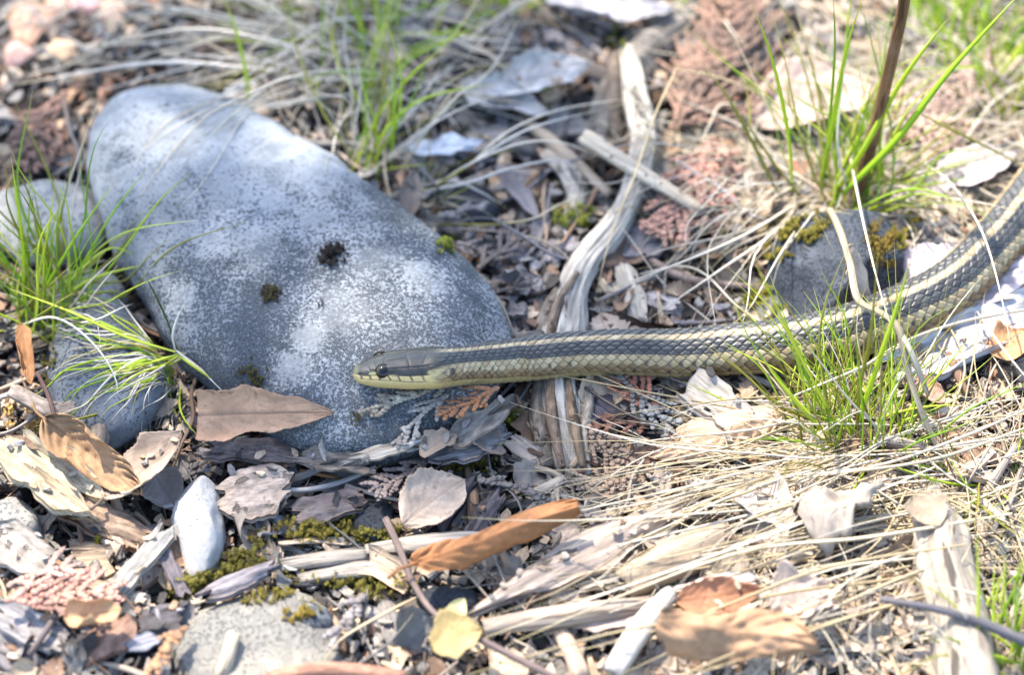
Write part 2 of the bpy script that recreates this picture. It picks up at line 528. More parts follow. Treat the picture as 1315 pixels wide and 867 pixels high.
dome_stone('stone', [(205, 832), (250, 795), (330, 768), (400, 770), (445, 800), (445, 850), (400, 900), (300, 910), (200, 895)], 0.003, 0.0055, 0.01, sand_st, 'flat sandy grey stone beside the moss at the bottom edge', seed=15, facets=6, amp=0.0018)
dome_stone('rock', [(986, 362), (1000, 330), (1035, 300), (1080, 292), (1130, 300), (1160, 330), (1168, 370), (1140, 405), (1080, 420), (1010, 418)], 0.008, 0.027, 0.012, dark_st,
           'dark speckled angular rock with moss behind the snake body', cat='rock', seed=16, amp=0.003, freq=60, e1=0.5, facets=9, cut=0.7)
dome_stone('stone', [(290, 122), (325, 112), (362, 125), (360, 148), (310, 154), (288, 140)], 0.004, 0.009, 0.008, white_st, 'small blurred white stone just behind the large stone', seed=17, nphi=60, facets=5)
dome_stone('stone', [(960, 765), (1000, 740), (1040, 745), (1050, 775), (1010, 800), (968, 792)], 0.003, 0.007, 0.006, white_st, 'white stone half hidden under straw at lower right', seed=18, nphi=60, facets=6, amp=0.002)
dome_stone('stone', [(562, 248), (600, 236), (640, 248), (648, 280), (610, 296), (570, 288)], 0.003, 0.005, 0.006, black_st, 'black flat stone in the litter right of the large stone', seed=20, nphi=60)
dome_stone('stone', [(528, 770), (560, 758), (612, 762), (625, 785), (590, 800), (540, 796)], 0.003, 0.006, 0.006, black_st, 'dark stone under the orange-brown curled leaf', seed=21, nphi=60)
dome_stone('stone', [(455, 648), (475, 638), (505, 650), (508, 690), (480, 700), (458, 690)], 0.003, 0.004, 0.006, black_st, 'blackish green stone beside the moss in front of the large stone', seed=22, nphi=60)
dome_stone('stone', [(375, 800), (400, 782), (425, 790), (430, 812), (405, 822), (380, 816)], 0.004, 0.006, 0.006, grey_st, 'small grey stone set in moss at bottom left of centre', seed=23, nphi=50)
dome_stone('stone', [(-20, 655), (20, 645), (50, 665), (52, 695), (10, 702), (-25, 690)], 0.003, 0.006, 0.006, pale_st, 'grey stone at the left edge below the split cream wood', seed=24, nphi=50)
for k, (cx, cy, rx, ry, lab) in enumerate([(42, 38, 34, 30, 'largest peach pebble in the upper left corner'), (78, 18, 20, 16, 'cream pebble between the peach ones at top left'),
        (150, 22, 26, 18, 'pale pink pebble at the top edge, rightmost of the large ones'), (112, 12, 26, 14, 'pinkish white pebble cut by the top edge at left'),
        (80, 72, 24, 16, 'peach pebble below the cream one at top left'), (172, 56, 15, 14, 'small salmon pebble right of the other peach pebbles'), (24, 74, 20, 14, 'salmon pebble at the left edge below the largest peach one')]):
    o, _ = dome_stone('pebble', [(cx + rx * math.cos(a), cy + ry * math.sin(a)) for a in np.linspace(0, 2 * np.pi, 12, endpoint=False)], 0.003, 0.008, 0.006, MAT['pebble'], lab, cat='pebble',
                      seed=30 + k, nphi=40, nr=12, amp=0.001, freq=90, facets=6, cut=0.7, group='peach pebbles at upper left', color=C(240, 188 + 6 * (k % 3), 150 + 8 * (k % 4), 0.86))
NSTONE = len(SUPPORT)
ROCKBOX = [bx for bx in BOX[1:] if bx[0] < P(1080, 360, 0.02).x < bx[1] and bx[2] < P(1080, 360, 0.02).y < bx[3]][0]

# ------------------------------------------------------------------ generators
def tube(pts, rad, n=14, m=None, ridge=0.1, rfreq=5, seed=0, flat=1.0, jag=0.3, sfreq=30, lump=0.05):
    pts = [np.array(list(p), float) for p in pts]
    L = sum(np.linalg.norm(pts[i + 1] - pts[i]) for i in range(len(pts) - 1))
    m = m or max(6, int(L / 0.0022))
    path = catmull(pts, m)
    rad = np.interp(np.linspace(0, 1, m), np.linspace(0, 1, len(rad)), rad)
    s = np.concatenate([[0], np.cumsum(np.linalg.norm(np.diff(path, axis=0), axis=1))])
    t, N, B = frames(path)
    th = np.linspace(0, 2 * np.pi, n, endpoint=False)
    ss, tt = np.meshgrid(s, th, indexing='ij')
    rr = rad[:, None] * (1 + ridge * fbm(np.stack([np.cos(tt) * rfreq * 0.5, np.sin(tt) * rfreq * 0.5, ss * sfreq * 0.35], -1), 3, seed) + lump * fbm(n3(ss * 90, 1.7, seed), 2, seed + 5))
    off = N[:, None, :] * (np.sin(tt) * rr * flat)[..., None] + B[:, None, :] * (np.cos(tt) * rr)[..., None]
    V = path[:, None, :] + off
    j = jag * rad[0] * fbm(np.stack([np.cos(th) * 2, np.sin(th) * 2, 0 * th + seed], -1), 2, seed + 9)
    V[0] += t[0] * j[:, None]; V[-1] += t[-1] * j[::-1, None]
    gc = np.stack([ss, np.cos(tt) * rr, np.sin(tt) * rr], -1)
    V = V.reshape(-1, 3); gc = gc.reshape(-1, 3)
    F = grid_faces(m, n, True)
    a, b = len(V), len(V) + 1
    V = np.vstack([V, V[:n].mean(0) + t[0] * rad[0] * 0.15, V[(m - 1) * n:m * n].mean(0) - t[-1] * rad[-1] * 0.15])
    gc = np.vstack([gc, [[0, 0, 0]], [[s[-1], 0, 0]]])
    for k in range(n):
        F.append([a, k, (k + 1) % n][::-1]); F.append([b, (m - 1) * n + (k + 1) % n, (m - 1) * n + k][::-1])
    return V, F, gc

def chip_mesh(seed, L=0.02, W=0.008, T=0.0018, nu=14, nv=7, rough=0.0005, jag=0.18, bend=0.0, ridge=0.0004, taper=0.5):
    r = np.random.default_rng(seed)
    u = np.linspace(0, 1, nu); v = np.linspace(-1, 1, nv)
    uu, vv = np.meshgrid(u, v, indexing='ij')
    w = 1 - taper * np.abs(2 * uu - 1) ** 2.2 * r.uniform(0.3, 1) + 0.22 * fbm(n3(uu * 4, np.sign(vv) * 3.0, seed), 2, seed)
    skew = r.uniform(-0.3, 0.3)
    ej = jag * L * fbm(n3(vv * 2.4, seed * 1.3, np.sign(uu - 0.5) * 2), 3, seed + 2)
    X = L * (uu - 0.5) + ej * np.abs(2 * uu - 1) ** 1.5 + skew * W * vv * 0.5
    Y = W * 0.5 * vv * w
    Z = bend * (2 * uu - 1) ** 2 * L + r.uniform(-0.25, 0.35) * W * vv ** 2 + rough * fbm(np.stack([X, Y, 0 * X], -1) * 260, 3, seed + 3) + ridge * fbm(np.stack([X * 60, Y * 900, 0 * X], -1), 2, seed + 4)
    edge = np.maximum(np.abs(vv), np.abs(2 * uu - 1))
    th = T * (1 - 0.45 * edge ** 4)
    top = np.stack([X, Y, Z + th / 2], -1).reshape(-1, 3)
    bot = np.stack([X, Y, Z - th / 2], -1).reshape(-1, 3)
    n = nu * nv
    F = [f[::-1] for f in grid_faces(nu, nv)]
    F += [[i + n for i in f[::-1]] for f in F]
    ring = [i * nv for i in range(nu)] + [(nu - 1) * nv + j for j in range(1, nv)] + [i * nv + nv - 1 for i in range(nu - 2, -1, -1)] + [j for j in range(nv - 2, 0, -1)]
    for k in range(len(ring)):
        a, b = ring[k], ring[(k + 1) % len(ring)]
        F.append([a, b, b + n, a + n])
    V = np.vstack([top, bot])
    return V, F, V.copy()

def leaf_mesh(seed, L=0.03, W=0.018, curl=1.0, bend=0.3, wrinkle=0.0007, teeth=0.06, shape=0.8, twist=0.0, nu=44, nv=25, ragged=0.0, asym=0.0, veins=8, lo=0.0, hi=1.0, ripple=1.0):
    u = np.linspace(0, 1, nu); v = np.linspace(-1, 1, nv)
    uu, vv = np.meshgrid(u, v, indexing='ij')
    w = np.clip(np.sin(np.pi * np.clip(lo + (hi - lo) * uu, 0.004, 0.996) ** shape), 0, 1) ** 0.75
    w = w * (1 + teeth * (((uu * veins * 2.5) % 1.0) - 0.5) * np.abs(vv) ** 3)
    w = w * (1 + ragged * fbm(n3(uu * 5, np.sign(vv) * 2.2, seed), 3, seed) * np.abs(vv) ** 2)
    a = curl * np.pi * vv * (0.75 + 0.4 * fbm(n3(uu * 2.0, 0.3, seed), 2, seed + 1)) * (w + 0.15) + asym * vv
    hw = W / 2 * w
    k = np.where(np.abs(a) < 1e-3, 1e-3, a)
    Y = hw * vv * np.sin(k) / k
    Z = hw * np.abs(vv) * (1 - np.cos(k)) / np.abs(k)
    ve = np.abs((((uu - 0.33 * np.abs(vv) + 0.06 * fbm(n3(uu * 3, vv * 1.5, seed), 2, seed + 6)) * veins) % 1.0) - 0.5) * 2
    rip = np.clip(0.55 + 0.9 * fbm(n3(uu * 4, vv * 2, seed + 0.5), 2, seed + 12), 0, 1.5)
    vein = np.clip((ve - 0.8) / 0.2, 0, 1) * (np.abs(vv) < 0.94)
    mid = np.clip(1 - np.abs(vv) / 0.07, 0, 1)
    vein = np.maximum(vein * 0.8, mid)
    Z = Z + 0.0003 * ripple * rip * np.cos(ve * np.pi) * (L / 0.03) * np.clip(np.abs(vv) * 3, 0, 1) - 0.0004 * mid * (L / 0.03)
    Z = Z + wrinkle * fbm(np.stack([uu * L * 130, vv * W * 80, 0 * uu + seed], -1), 3, seed + 3)
    X = L * (uu - 0.5) + (L * 0.05 * ((lo > 0) * (1 - uu) ** 4 + (hi < 1) * uu ** 4)) * fbm(n3(vv * 3, seed, 0.5), 3, seed + 8) * 2
    ba = bend * (uu - 0.5) * 2
    if abs(bend) > 1e-3:
        Rb = L / (2 * bend)
        X, Z = (Rb - Z) * np.sin(ba) if False else Rb * np.sin(ba) - Z * np.sin(ba), Rb * (1 - np.cos(ba)) + Z * np.cos(ba)
    if twist:
        ca, sa = np.cos(twist * (uu - 0.5)), np.sin(twist * (uu - 0.5))
        Y, Z = Y * ca - Z * sa, Y * sa + Z * ca
    V = np.stack([X, Y, Z], -1).reshape(-1, 3)
    gc = np.stack([L * uu, W * vv / 2, 0 * uu + seed * 0.01], -1).reshape(-1, 3)
    F = [f[::-1] for f in grid_faces(nu, nv)]
    return V, F, gc, vein.ravel()

def frond_geo(seed, L=0.035, spread=1.0, dens=1.0, bead=0.0021, sparse=0.0):
    r = random.Random(seed)
    B = []                                              # (x, y, z, dx, dy, len, wid)
    zz = {}
    def chain(x, y, a, length, w, z, curv):
        s = 0
        pts = []
        while s < length:
            k = s / max(length, 1e-6)
            step = bead * (0.66 - 0.14 * k)
            B.append((x, y, z + 0.0003 * math.sin(s * 700 + seed), math.cos(a), math.sin(a), step * 1.9, w * (1 - 0.35 * k) * r.uniform(0.85, 1.15)))
            pts.append((x, y, a, k))
            x += math.cos(a) * step; y += math.sin(a) * step; a += curv * step; s += step
        return pts
    main = chain(-L / 2, 0, 0, L, bead * 0.5, 0, r.uniform(-14, 14))
    n = len(main)
    side = 1
    for i in range(2, n - 1, 3 if dens >= 1 else 4):
        k = i / n
        x, y, a, _ = main[i]
        for sd_ in ((1, -1) if r.random() > sparse else (side,)):
            side = -side
            if r.random() < 0.1 + sparse * 0.3: continue
            bl = L * 0.52 * spread * (0.35 + 0.65 * math.sin(math.pi * min(1, 0.22 + 0.8 * k)) ) * (1 - 0.45 * k) * r.uniform(0.7, 1.2)
            br = chain(x, y, a + sd_ * r.uniform(0.55, 0.85), bl, bead * 0.5, r.uniform(-0.0004, 0.0007), -sd_ * r.uniform(8, 34))
            for j in range(3, len(br) - 1, 3):
                if r.random() < 0.25 + sparse * 0.4: continue
                xx, yy, aa, kk = br[j]
                chain(xx, yy, aa + (1 if (j // 3) % 2 else -1) * r.uniform(0.45, 0.7), bl * 0.36 * (1 - kk * 0.6) * r.uniform(0.6, 1.2), bead * 0.45, r.uniform(-0.0004, 0.0007), r.uniform(-25, 25))
    V, F = [], []
    for (x, y, z, cx, cy, ln, w) in B:
        b0 = len(V)
        th = w * 0.36
        for (f, k) in ((0.2, 0.72), (0.58, 1.0)):
            for q in range(6):
                an = q * math.pi / 3
                lx, ly, lz = ln * f, w * k * math.cos(an), th * k * math.sin(an)
                V.append((x + lx * cx - ly * cy, y + lx * cy + ly * cx, z + lz + ln * 0.14 * f))
        V.append((x, y, z)); V.append((x + ln * cx, y + ln * cy, z + ln * 0.16))
        for q in range(6):
            p = (q + 1) % 6
            F.append([b0 + q, b0 + p, b0 + 6 + p, b0 + 6 + q])
            F.append([b0 + 12, b0 + p, b0 + q]); F.append([b0 + 13, b0 + 6 + q, b0 + 6 + p])
    V = np.array(V)
    V[:, 2] += 0.05 * (V[:, 1] ** 2) / L * r.uniform(-6, 10) + 0.0012 * fbm(V * 90, 2, seed)
    return V, F

def blade_geo(path, w, n=None, fold=0.35, side=None, tipw=0.08, seed=0):
    n = n or max(8, min(30, int(len(path) * 4)))
    pth = catmull(path, n)
    t = np.gradient(pth, axis=0); t /= np.linalg.norm(t, axis=1)[:, None] + 1e-9
    view = np.array(FWD)
    tilt = np.array([0.5 * math.sin(seed * 7.1), 0.5 * math.cos(seed * 3.3), 0.35 * math.sin(seed * 1.7)])
    b = np.cross(t, view + tilt); b /= np.linalg.norm(b, axis=1)[:, None] + 1e-9
    nn = np.cross(b, t)
    u = np.linspace(0, 1, n)
    ww = w / 2 * np.clip(np.minimum(0.55 + u * 2.2, 1.0), 0, 1) * (1 - (1 - tipw) * np.clip((u - 0.45) / 0.55, 0, 1) ** 1.6)
    V, gc = [], []
    for i in range(n):
        V += [pth[i] - b[i] * ww[i], pth[i] + nn[i] * ww[i] * fold, pth[i] + b[i] * ww[i], pth[i] - nn[i] * ww[i] * (0.25)]
        gc += [(u[i], -1, seed), (u[i], 0, seed), (u[i], 1, seed), (u[i], 0.2, seed)]
    F = grid_faces(n, 4, True)
    return np.array(V), F, np.array(gc)

# ------------------------------------------------------------------ hero placements
def wp(p, dz=0.0):
    """photo pixel (x, y, height in mm) -> world"""
    if len(p) == 2: q, _, _ = S(*p); return np.array(q) + [0, 0, dz]
    g0 = P(p[0], p[1], p[2] / 1000.0)
    return np.array(g0)

DROP, DBOX = [], []
def drop(o, V, F):
    M = np.array(o.matrix_world)
    Wv = np.asarray(V) @ M[:3, :3].T + M[:3, 3]
    DROP.append(BVHTree.FromPolygons([tuple(v) for v in Wv], F)); DBOX.append((Wv[:, 0].min(), Wv[:, 0].max(), Wv[:, 1].min(), Wv[:, 1].max()))

def rebase(V, k=None):
    c = V.mean(0); c[2] = V[:, 2].min()
    return V - c, c

def stick(name, pts, r_px, mat, color, label, cat='stick', sup=False, group=None, parent=None, **kw):
    W = [wp(p) for p in pts]
    rad = [x * MPP for x in r_px]
    V, F, gc = tube(W, rad, **kw)
    if sup: support(V, F)
    if parent is not None:
        o = link(name, mesh(name, V - np.array(parent.location), F, MAT[mat], gc), parent, color)
        return o
    Vb, c = rebase(V)
    o = link(name, mesh(name, Vb, F, MAT[mat], gc), None, color); o.location = c
    return tag(o, label, cat, group)

def orient(o, a, b, roll=0.0, lift=0.0, pitch=0.0, scale_to=None, nominal=None):
    """put a piece modelled along +x so that it runs from photo point a to photo point b"""
    A, B = Vector(wp(a)), Vector(wp(b))
    x = (B - A); L = x.length; x.normalize()
    z = Vector((0, 0, 1)); y = z.cross(x).normalized(); z = x.cross(y)
    M = Matrix((x, y, z)).transposed().to_4x4() @ Matrix.Rotation(pitch, 4, 'Y') @ Matrix.Rotation(roll, 4, 'X')
    k = L / nominal if nominal else 1.0
    o.matrix_world = Matrix.Translation((A + B) / 2 + Vector((0, 0, lift))) @ M @ Matrix.Scale(k, 4)
    return L

def hero_chip(a, b, w_px, mat, color, label, name='bark_flake', cat='bark', roll=0.0, lift=0.003, thick=None, seed=0, group=None, **kw):
    L = np.linalg.norm(wp(a) - wp(b)); W = w_px * MPP * 1.15
    V, F, gc = chip_mesh(seed, L * 1.05, W, thick or min(0.0035, W * 0.25), nu=26, nv=13, **kw)
    o = link(name, mesh(name, V, F, MAT[mat], gc), None, color)
    orient(o, a, b, roll, lift)
    drop(o, V, F)
    return tag(o, label, cat, group)

def hero_leaf(a, b, w_px, color, label, curl=0.5, bend=0.2, roll=0.0, lift=0.003, seed=0, name='dead_leaf', cat='leaf', stalk=True, **kw):
    L = np.linalg.norm(wp(a) - wp(b)); W = w_px * MPP * 1.2
    V, F, gc, vein = leaf_mesh(seed, L * 1.05, W, curl, bend, **kw)
    me = mesh('leaf_blade', V, F, MAT['leaf'], gc, {'vein': vein})
    o = link(name, me, None, color)
    md = o.modifiers.new('thickness', 'SOLIDIFY'); md.thickness = 0.00016; md.offset = 0
    orient(o, a, b, roll, lift)
    if label.startswith(('grey', 'taupe', 'white', 'pale crumpled', 'brown', 'flat')): drop(o, V, F)
    tag(o, label, cat)
    if stalk:
        z0 = V[:25, 2].mean(); x0 = V[:25, 0].mean()
        p = [np.array((x0 + L * 0.04, 0, z0)), np.array((x0 - L * 0.08, 0, z0 - 0.0005)), np.array((x0 - L * 0.16, L * 0.03, z0 - 0.001))]
        V2, F2, g2 = tube(p, [0.0005, 0.00045, 0.0006], n=6, m=7)
        link('leaf_stalk', mesh('leaf_stalk', V2, F2, MAT['wood'], g2), o, tuple(x * 0.6 for x in color))
    return o

def hero_frond(a, b, color, label, seed=0, spread=1.0, lift=0.004, roll=0.0, pitch=0.0, dens=1.0, sparse=0.0, bead=0.0021):
    L = np.linalg.norm(wp(a) - wp(b))
    V, F = frond_geo(seed, L, spread, dens, bead, sparse)
    o = link('cedar_frond', mesh('cedar_frond', V, F, MAT['frond']), None, color)
    orient(o, a, b, roll, lift, pitch)
    return tag(o, label, 'frond')

# ------------------------------------------------------------------ driftwood root crossing under the snake
GREYW = C(206, 196, 180, 0.78)
root_pts = [(806, 62, 16), (815, 120, 17), (826, 182, 17), (812, 245, 15), (788, 292, 13), (752, 338, 11), (734, 382, 9), (727, 430, 7), (719, 490, 7), (724, 550, 7), (738, 606, 4), (748, 640, -5)]
root = empty('driftwood_root', P(725, 460, 0))
tag(root, 'pale twisted driftwood root running top to bottom under the snake', 'driftwood')
W_ = [wp(p) for p in root_pts]
V, F, gc = tube(W_, [x * MPP for x in (11, 14, 15, 14, 13, 15, 20, 24, 27, 29, 25, 15)], n=64, m=220, ridge=0.34, rfreq=11, seed=4, flat=0.85, sfreq=70, lump=0.13)
support(V, F)
link('worn_shaft', mesh('worn_shaft', V - np.array(root.location), F, MAT['driftwood'], gc), root, GREYW)
BRN = C(165, 150, 132, 0.75)
for (pts, rr, cc) in [([(772, 330, 9), (726, 368, 8), (704, 405, 6), (694, 445, 4)], (6, 11, 13, 12), BRN),
                      ([(757, 478, 10), (756, 520, 10), (750, 556, 10), (756, 612, 7)], (5, 7, 8, 5), C(175, 165, 150, 0.8)),
                      ([(694, 488, 9), (690, 530, 9), (702, 600, 7)], (9, 12, 8), BRN), ([(730, 486, 13), (736, 540, 14), (748, 600, 11)], (5, 6, 4), C(150, 128, 104, 0.75)), ([(708, 486, 13), (708, 540, 14), (722, 600, 10)], (6, 8, 5), C(158, 132, 108, 0.7)), ([(742, 350, 15), (716, 392, 13), (706, 440, 10)], (4, 6, 6), C(160, 140, 118, 0.7)),
                      ([(704, 352, 7), (690, 400, 5), (683, 440, 3)], (5, 8, 6), C(140, 130, 118, 0.7)),
                      ([(790, 70, 12), (788, 130, 11), (796, 190, 10)], (8, 13, 8), C(120, 108, 96, 0.7))]:
    stick('bark_strip', pts, rr, 'bark', cc, None, parent=root, n=14, ridge=0.28, rfreq=7, seed=int(pts[0][0]), lump=0.15)
for (pts, rr) in [([(668, 508, 4), (684, 520, 6), (698, 540, 8)], (3, 4, 3)), ([(672, 496, 5), (686, 505, 7), (700, 516, 8)], (2, 3, 3))]:
    stick('splinter', pts, rr, 'wood', C(185, 160, 130, 0.8), None, parent=root, n=8, seed=3)

# ------------------------------------------------------------------ the snake
sn_px = [(453, 480, 0.5), (455, 480, 8), (458, 480, 12), (463, 480, 15.5), (470, 479.5, 18.5), (480, 478.5, 22), (494, 477, 25), (508, 475.8, 27), (525, 475, 28.6), (545, 474, 28.8), (560, 473.5, 27.2), (575, 472.8, 24.8),
         (600, 471, 23.6), (640, 467, 25), (674, 463, 26.2), (741, 456, 27), (808, 454, 28), (875, 455, 29.5), (942, 450, 31), (1009, 444.5, 32.5), (1076, 432, 33.5), (1143, 409, 33.5), (1210, 377, 33), (1262, 332, 33),
         (1318, 265, 33), (1372, 180, 32), (1402, 90, 31), (1408, 0, 29), (1385, -90, 26), (1330, -165, 22), (1250, -215, 17), (1160, -235, 12), (1080, -225, 7), (1010, -200, 3), (970, -180, 0.6)]
zc = []
for (x, y, h) in sn_px:
    z = 0.02
    for _ in range(5):
        q = P(x, y, z)
        tz = max(top_z(q.x, q.y), 0.0)
        lit = 0.0 if x < 650 else 0.004
        z = tz + lit + max(h, 10) * MPP * 0.93
    zc.append(z)
zc = np.array(zc)
xs_ = np.array([p[0] for p in sn_px], float)
head_z = max(zc[3:13].mean(), 0.02)
for i in range(len(zc)):
    if i < 13: zc[i] = head_z
zs = zc.copy()
for it in range(3):
    for i in range(1, len(zc) - 1):
        if i > 10: zs[i] = max(zc[i] * 0.9, 0.25 * zc[i - 1] + 0.5 * zc[i] + 0.25 * zc[i + 1])
    zc = zs.copy()
SN = [(*P(x, y, z), h * MPP * (1.0 if x < 560 else 1.06)) for (x, y, h), z in zip(sn_px, zc)]
SN = np.array(SN)
fine = catmull(SN, 3000)
arc = np.concatenate([[0], np.cumsum(np.linalg.norm(np.diff(fine[:, :3], axis=0), axis=1))])
s_of = lambda px: np.interp(P(px, 470, 0.02).x, fine[:1800, 0], arc[:1800])
S_VIS = arc[np.argmax(fine[:, 0] > P(1345, 220, 0.02).x)]
sg = np.concatenate([np.array([0, 0.00008, 0.0002, 0.0004, 0.0007]), np.linspace(0.001, S_VIS, 900), np.linspace(S_VIS, arc[-1], 260)[1:]])
ctr = np.stack([np.interp(sg, arc, fine[:, k]) for k in range(3)], -1)
rad = np.interp(sg, arc, fine[:, 3])
tn = np.gradient(ctr, axis=0)
ksm = np.ones(9) / 9
for k in range(3): tn[:, k] = np.convolve(np.pad(tn[:, k], 4, 'edge'), ksm, 'valid')
tn /= np.linalg.norm(tn, axis=1)[:, None]
sidev = np.cross(tn, np.array([0, 0, 1.0])); sidev /= np.linalg.norm(sidev, axis=1)[:, None]
upv = np.cross(sidev, tn)
roll_ = np.radians(np.interp(sg, [0, s_of(560), s_of(640), s_of(760), arc[-1]], [21, 20, 9, 4, 4]))[:, None]
sidev, upv = sidev * np.cos(roll_) + upv * np.sin(roll_), upv * np.cos(roll_) - sidev * np.sin(roll_)
th = np.concatenate([np.linspace(-112, 112, 215), np.linspace(112, 248, 34)[1:-1]])
th = np.radians(th)
ns, nth = len(sg), len(th)
SG, TH = np.meshgrid(sg, th, indexing='ij')
HEAD = s_of(566)
Ls = np.interp(sg, [0, HEAD, s_of(640), s_of(760), s_of(1100), arc[-1] * 0.75, arc[-1]], [0.0021, 0.0021, 0.0027, 0.0037, 0.0039, 0.0036, 0.002])
q = np.concatenate([[0], np.cumsum(np.diff(sg) / Ls[1:])])
Q = np.repeat(q[:, None], nth, 1)
td = np.degrees(TH); td = np.where(td > 180, td - 360, td)
ta = np.abs(td)
rowc = np.where(ta < 47.25, ta / 10.5, 4.5 + (ta - 47.25) / 12.5) * np.sign(td)
f1 = np.full(Q.shape, 9.0); f2 = np.full(Q.shape, 9.0)
ci = np.zeros(Q.shape); cj = np.zeros(Q.shape); la = np.zeros(Q.shape); lb = np.zeros(Q.shape)
Q = Q + 0.10 * fbm(np.stack([SG * 210, td / 16, 0 * SG], -1), 2, 31)
rowc = rowc + 0.10 * fbm(np.stack([SG * 230, td / 14, 0 * SG + 7], -1), 2, 37)
r0 = np.round(rowc)
for dr in (-1, 0, 1):
    rr = r0 + dr
    off = 0.5 * (np.abs(rr) % 2)
    m0 = np.round(Q - off)
    for dm in (-1, 0, 1):
        qc = m0 + dm + off
        da, db = (Q - qc) * 1.75, rowc - rr
        d = np.sqrt(da * da + db * db)
        nearer = d < f1
        f2 = np.where(nearer, f1, np.minimum(f2, d))
        ci = np.where(nearer, qc, ci); cj = np.where(nearer, rr, cj)
        la = np.where(nearer, da, la); lb = np.where(nearer, db, lb)
        f1 = np.minimum(f1, d)
edge = f2 - f1
sm = lambda x, a, b: np.clip((x - a) / (b - a), 0, 1) ** 2 * (3 - 2 * np.clip((x - a) / (b - a), 0, 1))
rnd = _h((ci * 2).astype(np.int64), cj.astype(np.int64), (ci * 0).astype(np.int64), 5) * 0.5 + 0.5
rnd2 = _h((ci * 2).astype(np.int64), cj.astype(np.int64), (ci * 0 + 3).astype(np.int64), 8) * 0.5 + 0.5
ventral = sm(ta, 96, 99)
hm = 1 - sm(SG + 0.0012 * fbm(np.stack([SG * 300, td / 12, 0 * SG], -1), 2, 3), HEAD * (0.90 + 0.0006 * (60 - np.abs(td))), HEAD * (1.06 + 0.0006 * (60 - np.abs(td))))            # 1 on the head
scale_h = 0.00022 * sm(edge, 0.0, 0.42) * (0.7 + 0.6 * rnd) + 0.00019 * la + 0.00007 * np.exp(-(lb / 0.13) ** 2) * (np.abs(cj) < 5)
vq = (Q + 0.3) % 1.0
vent_h = 0.0003 * (vq - 0.5) * (1 - np.exp(-((vq - 0.02) / 0.05) ** 2))
disp = scale_h * (1 - ventral) + vent_h * ventral
disp = disp * (1 - hm) * np.clip(rad / 0.006, 0.2, 1.2)[:, None]
# head plates: seam lines in (s, angle)
X = SG / HEAD
seam = np.zeros(Q.shape)
def sline(cond, dist, w): 
    global seam
    seam = np.maximum(seam, np.where(cond, np.exp(-(dist / w) ** 2), 0))
top = ta < 40
sline(top, X - 0.16 - 0.0006 * ta, 0.006); sline(top, X - 0.27, 0.006); sline(ta < 50, X - 0.38 + 0.0008 * ta, 0.006)
sline(ta < 46, X - 0.62 - 0.0009 * ta, 0.006); sline(ta < 34, X - 0.88 + 0.002 * ta, 0.006)
sline((X > 0.10) & (X < 0.38), td, 1.3); sline((X > 0.62) & (X < 0.88), td, 1.3)
sline((X > 0.36) & (X < 0.63), ta - 17 + 7 * (X - 0.36), 1.4); sline((X > 0.2) & (X < 0.90), ta - 44 + 6 * np.abs(X - 0.5), 1.3)
for k, xs in enumerate((0.10, 0.19, 0.29, 0.40, 0.52, 0.66, 0.80)):
    sline((ta > 62 + (k > 3) * 4) & (ta < 83), X - xs - 0.0016 * (ta - 70) * (1 if k > 2 else 0.3), 0.012)
sline((X < 0.86), ta - 84 + 3 * np.sin(X * 6), 1.1)                           # mouth
sline((X > 0.1) & (X < 0.88), ta - 64 - 3 * (X > 0.45), 1.1)
for xs in (0.52, 0.66, 0.79, 0.90): sline((ta > 42) & (ta < 64), X - xs - 0.0025 * (ta - 53), 0.007)
pit_n = np.exp(-(((X - 0.085) / 0.018) ** 2 + ((ta - 55) / 5) ** 2))
disp = disp - hm * (0.00026 * seam + 0.0006 * pit_n)
eye_s = s_of(494)
# cross-section
aw = np.interp(sg, [0, HEAD * 0.3, HEAD * 0.8, HEAD * 1.05, HEAD * 1.5, arc[-1]], [1.05, 1.12, 1.16, 1.06, 1.0, 1.0])
bw = np.interp(sg, [0, HEAD * 0.3, HEAD * 0.8, HEAD * 1.05, HEAD * 1.5, arc[-1]], [0.8, 0.80, 0.80, 0.9, 1.0, 1.0])
ca, sa = np.cos(TH), np.sin(TH)
belly = np.where(ca < 0, 0.86, 1.0)
brow = 1 + 0.05 * np.exp(-((X - 0.36) / 0.12) ** 2 - ((ta - 40) / 12) ** 2)
px_ = np.sign(sa) * np.abs(sa) ** 0.96
rr_s = (rad * aw)[:, None] * px_ * brow
rr_u = (rad * bw)[:, None] * ca * belly * brow
nv_ = np.stack([sa, ca], -1)
V = ctr[:, None, :] + sidev[:, None, :] * (rr_s + disp * sa)[..., None] + upv[:, None, :] * (rr_u + disp * ca)[..., None]
V = V.reshape(-1, 3)
def cc(*a): return np.array(C(*a))
DK, DK2 = cc(82, 82, 78, 0.52), cc(58, 58, 58, 0.5)
YE, YE2 = cc(204, 184, 142, 0.62), cc(178, 150, 104, 0.56)
BR, BE, SK = cc(128, 98, 60, 0.56), cc(186, 166, 116, 0.62), cc(34, 30, 26, 0.8)
lp = lambda a, b, t: a + (b - a) * np.asarray(t)[..., None]
colr = lp(np.broadcast_to(DK, (*Q.shape, 3)), DK2, rnd)
yst = (np.abs(cj) < 0.5) | ((np.abs(cj) == 1) & (lb * np.sign(cj) < -0.34))
colr = np.where(yst[..., None], lp(np.broadcast_to(YE, (*Q.shape, 3)), YE2 * 0.9, rnd * 0.9), colr)
ylat = (np.abs(cj) == 5) | (np.abs(cj) == 6) | ((np.abs(cj) == 4) & (lb * np.sign(cj) > 0.3))
colr = np.where(ylat[..., None], lp(np.broadcast_to(YE, (*Q.shape, 3)), YE2, rnd * 0.9), colr)
brn = np.abs(cj) >= 7
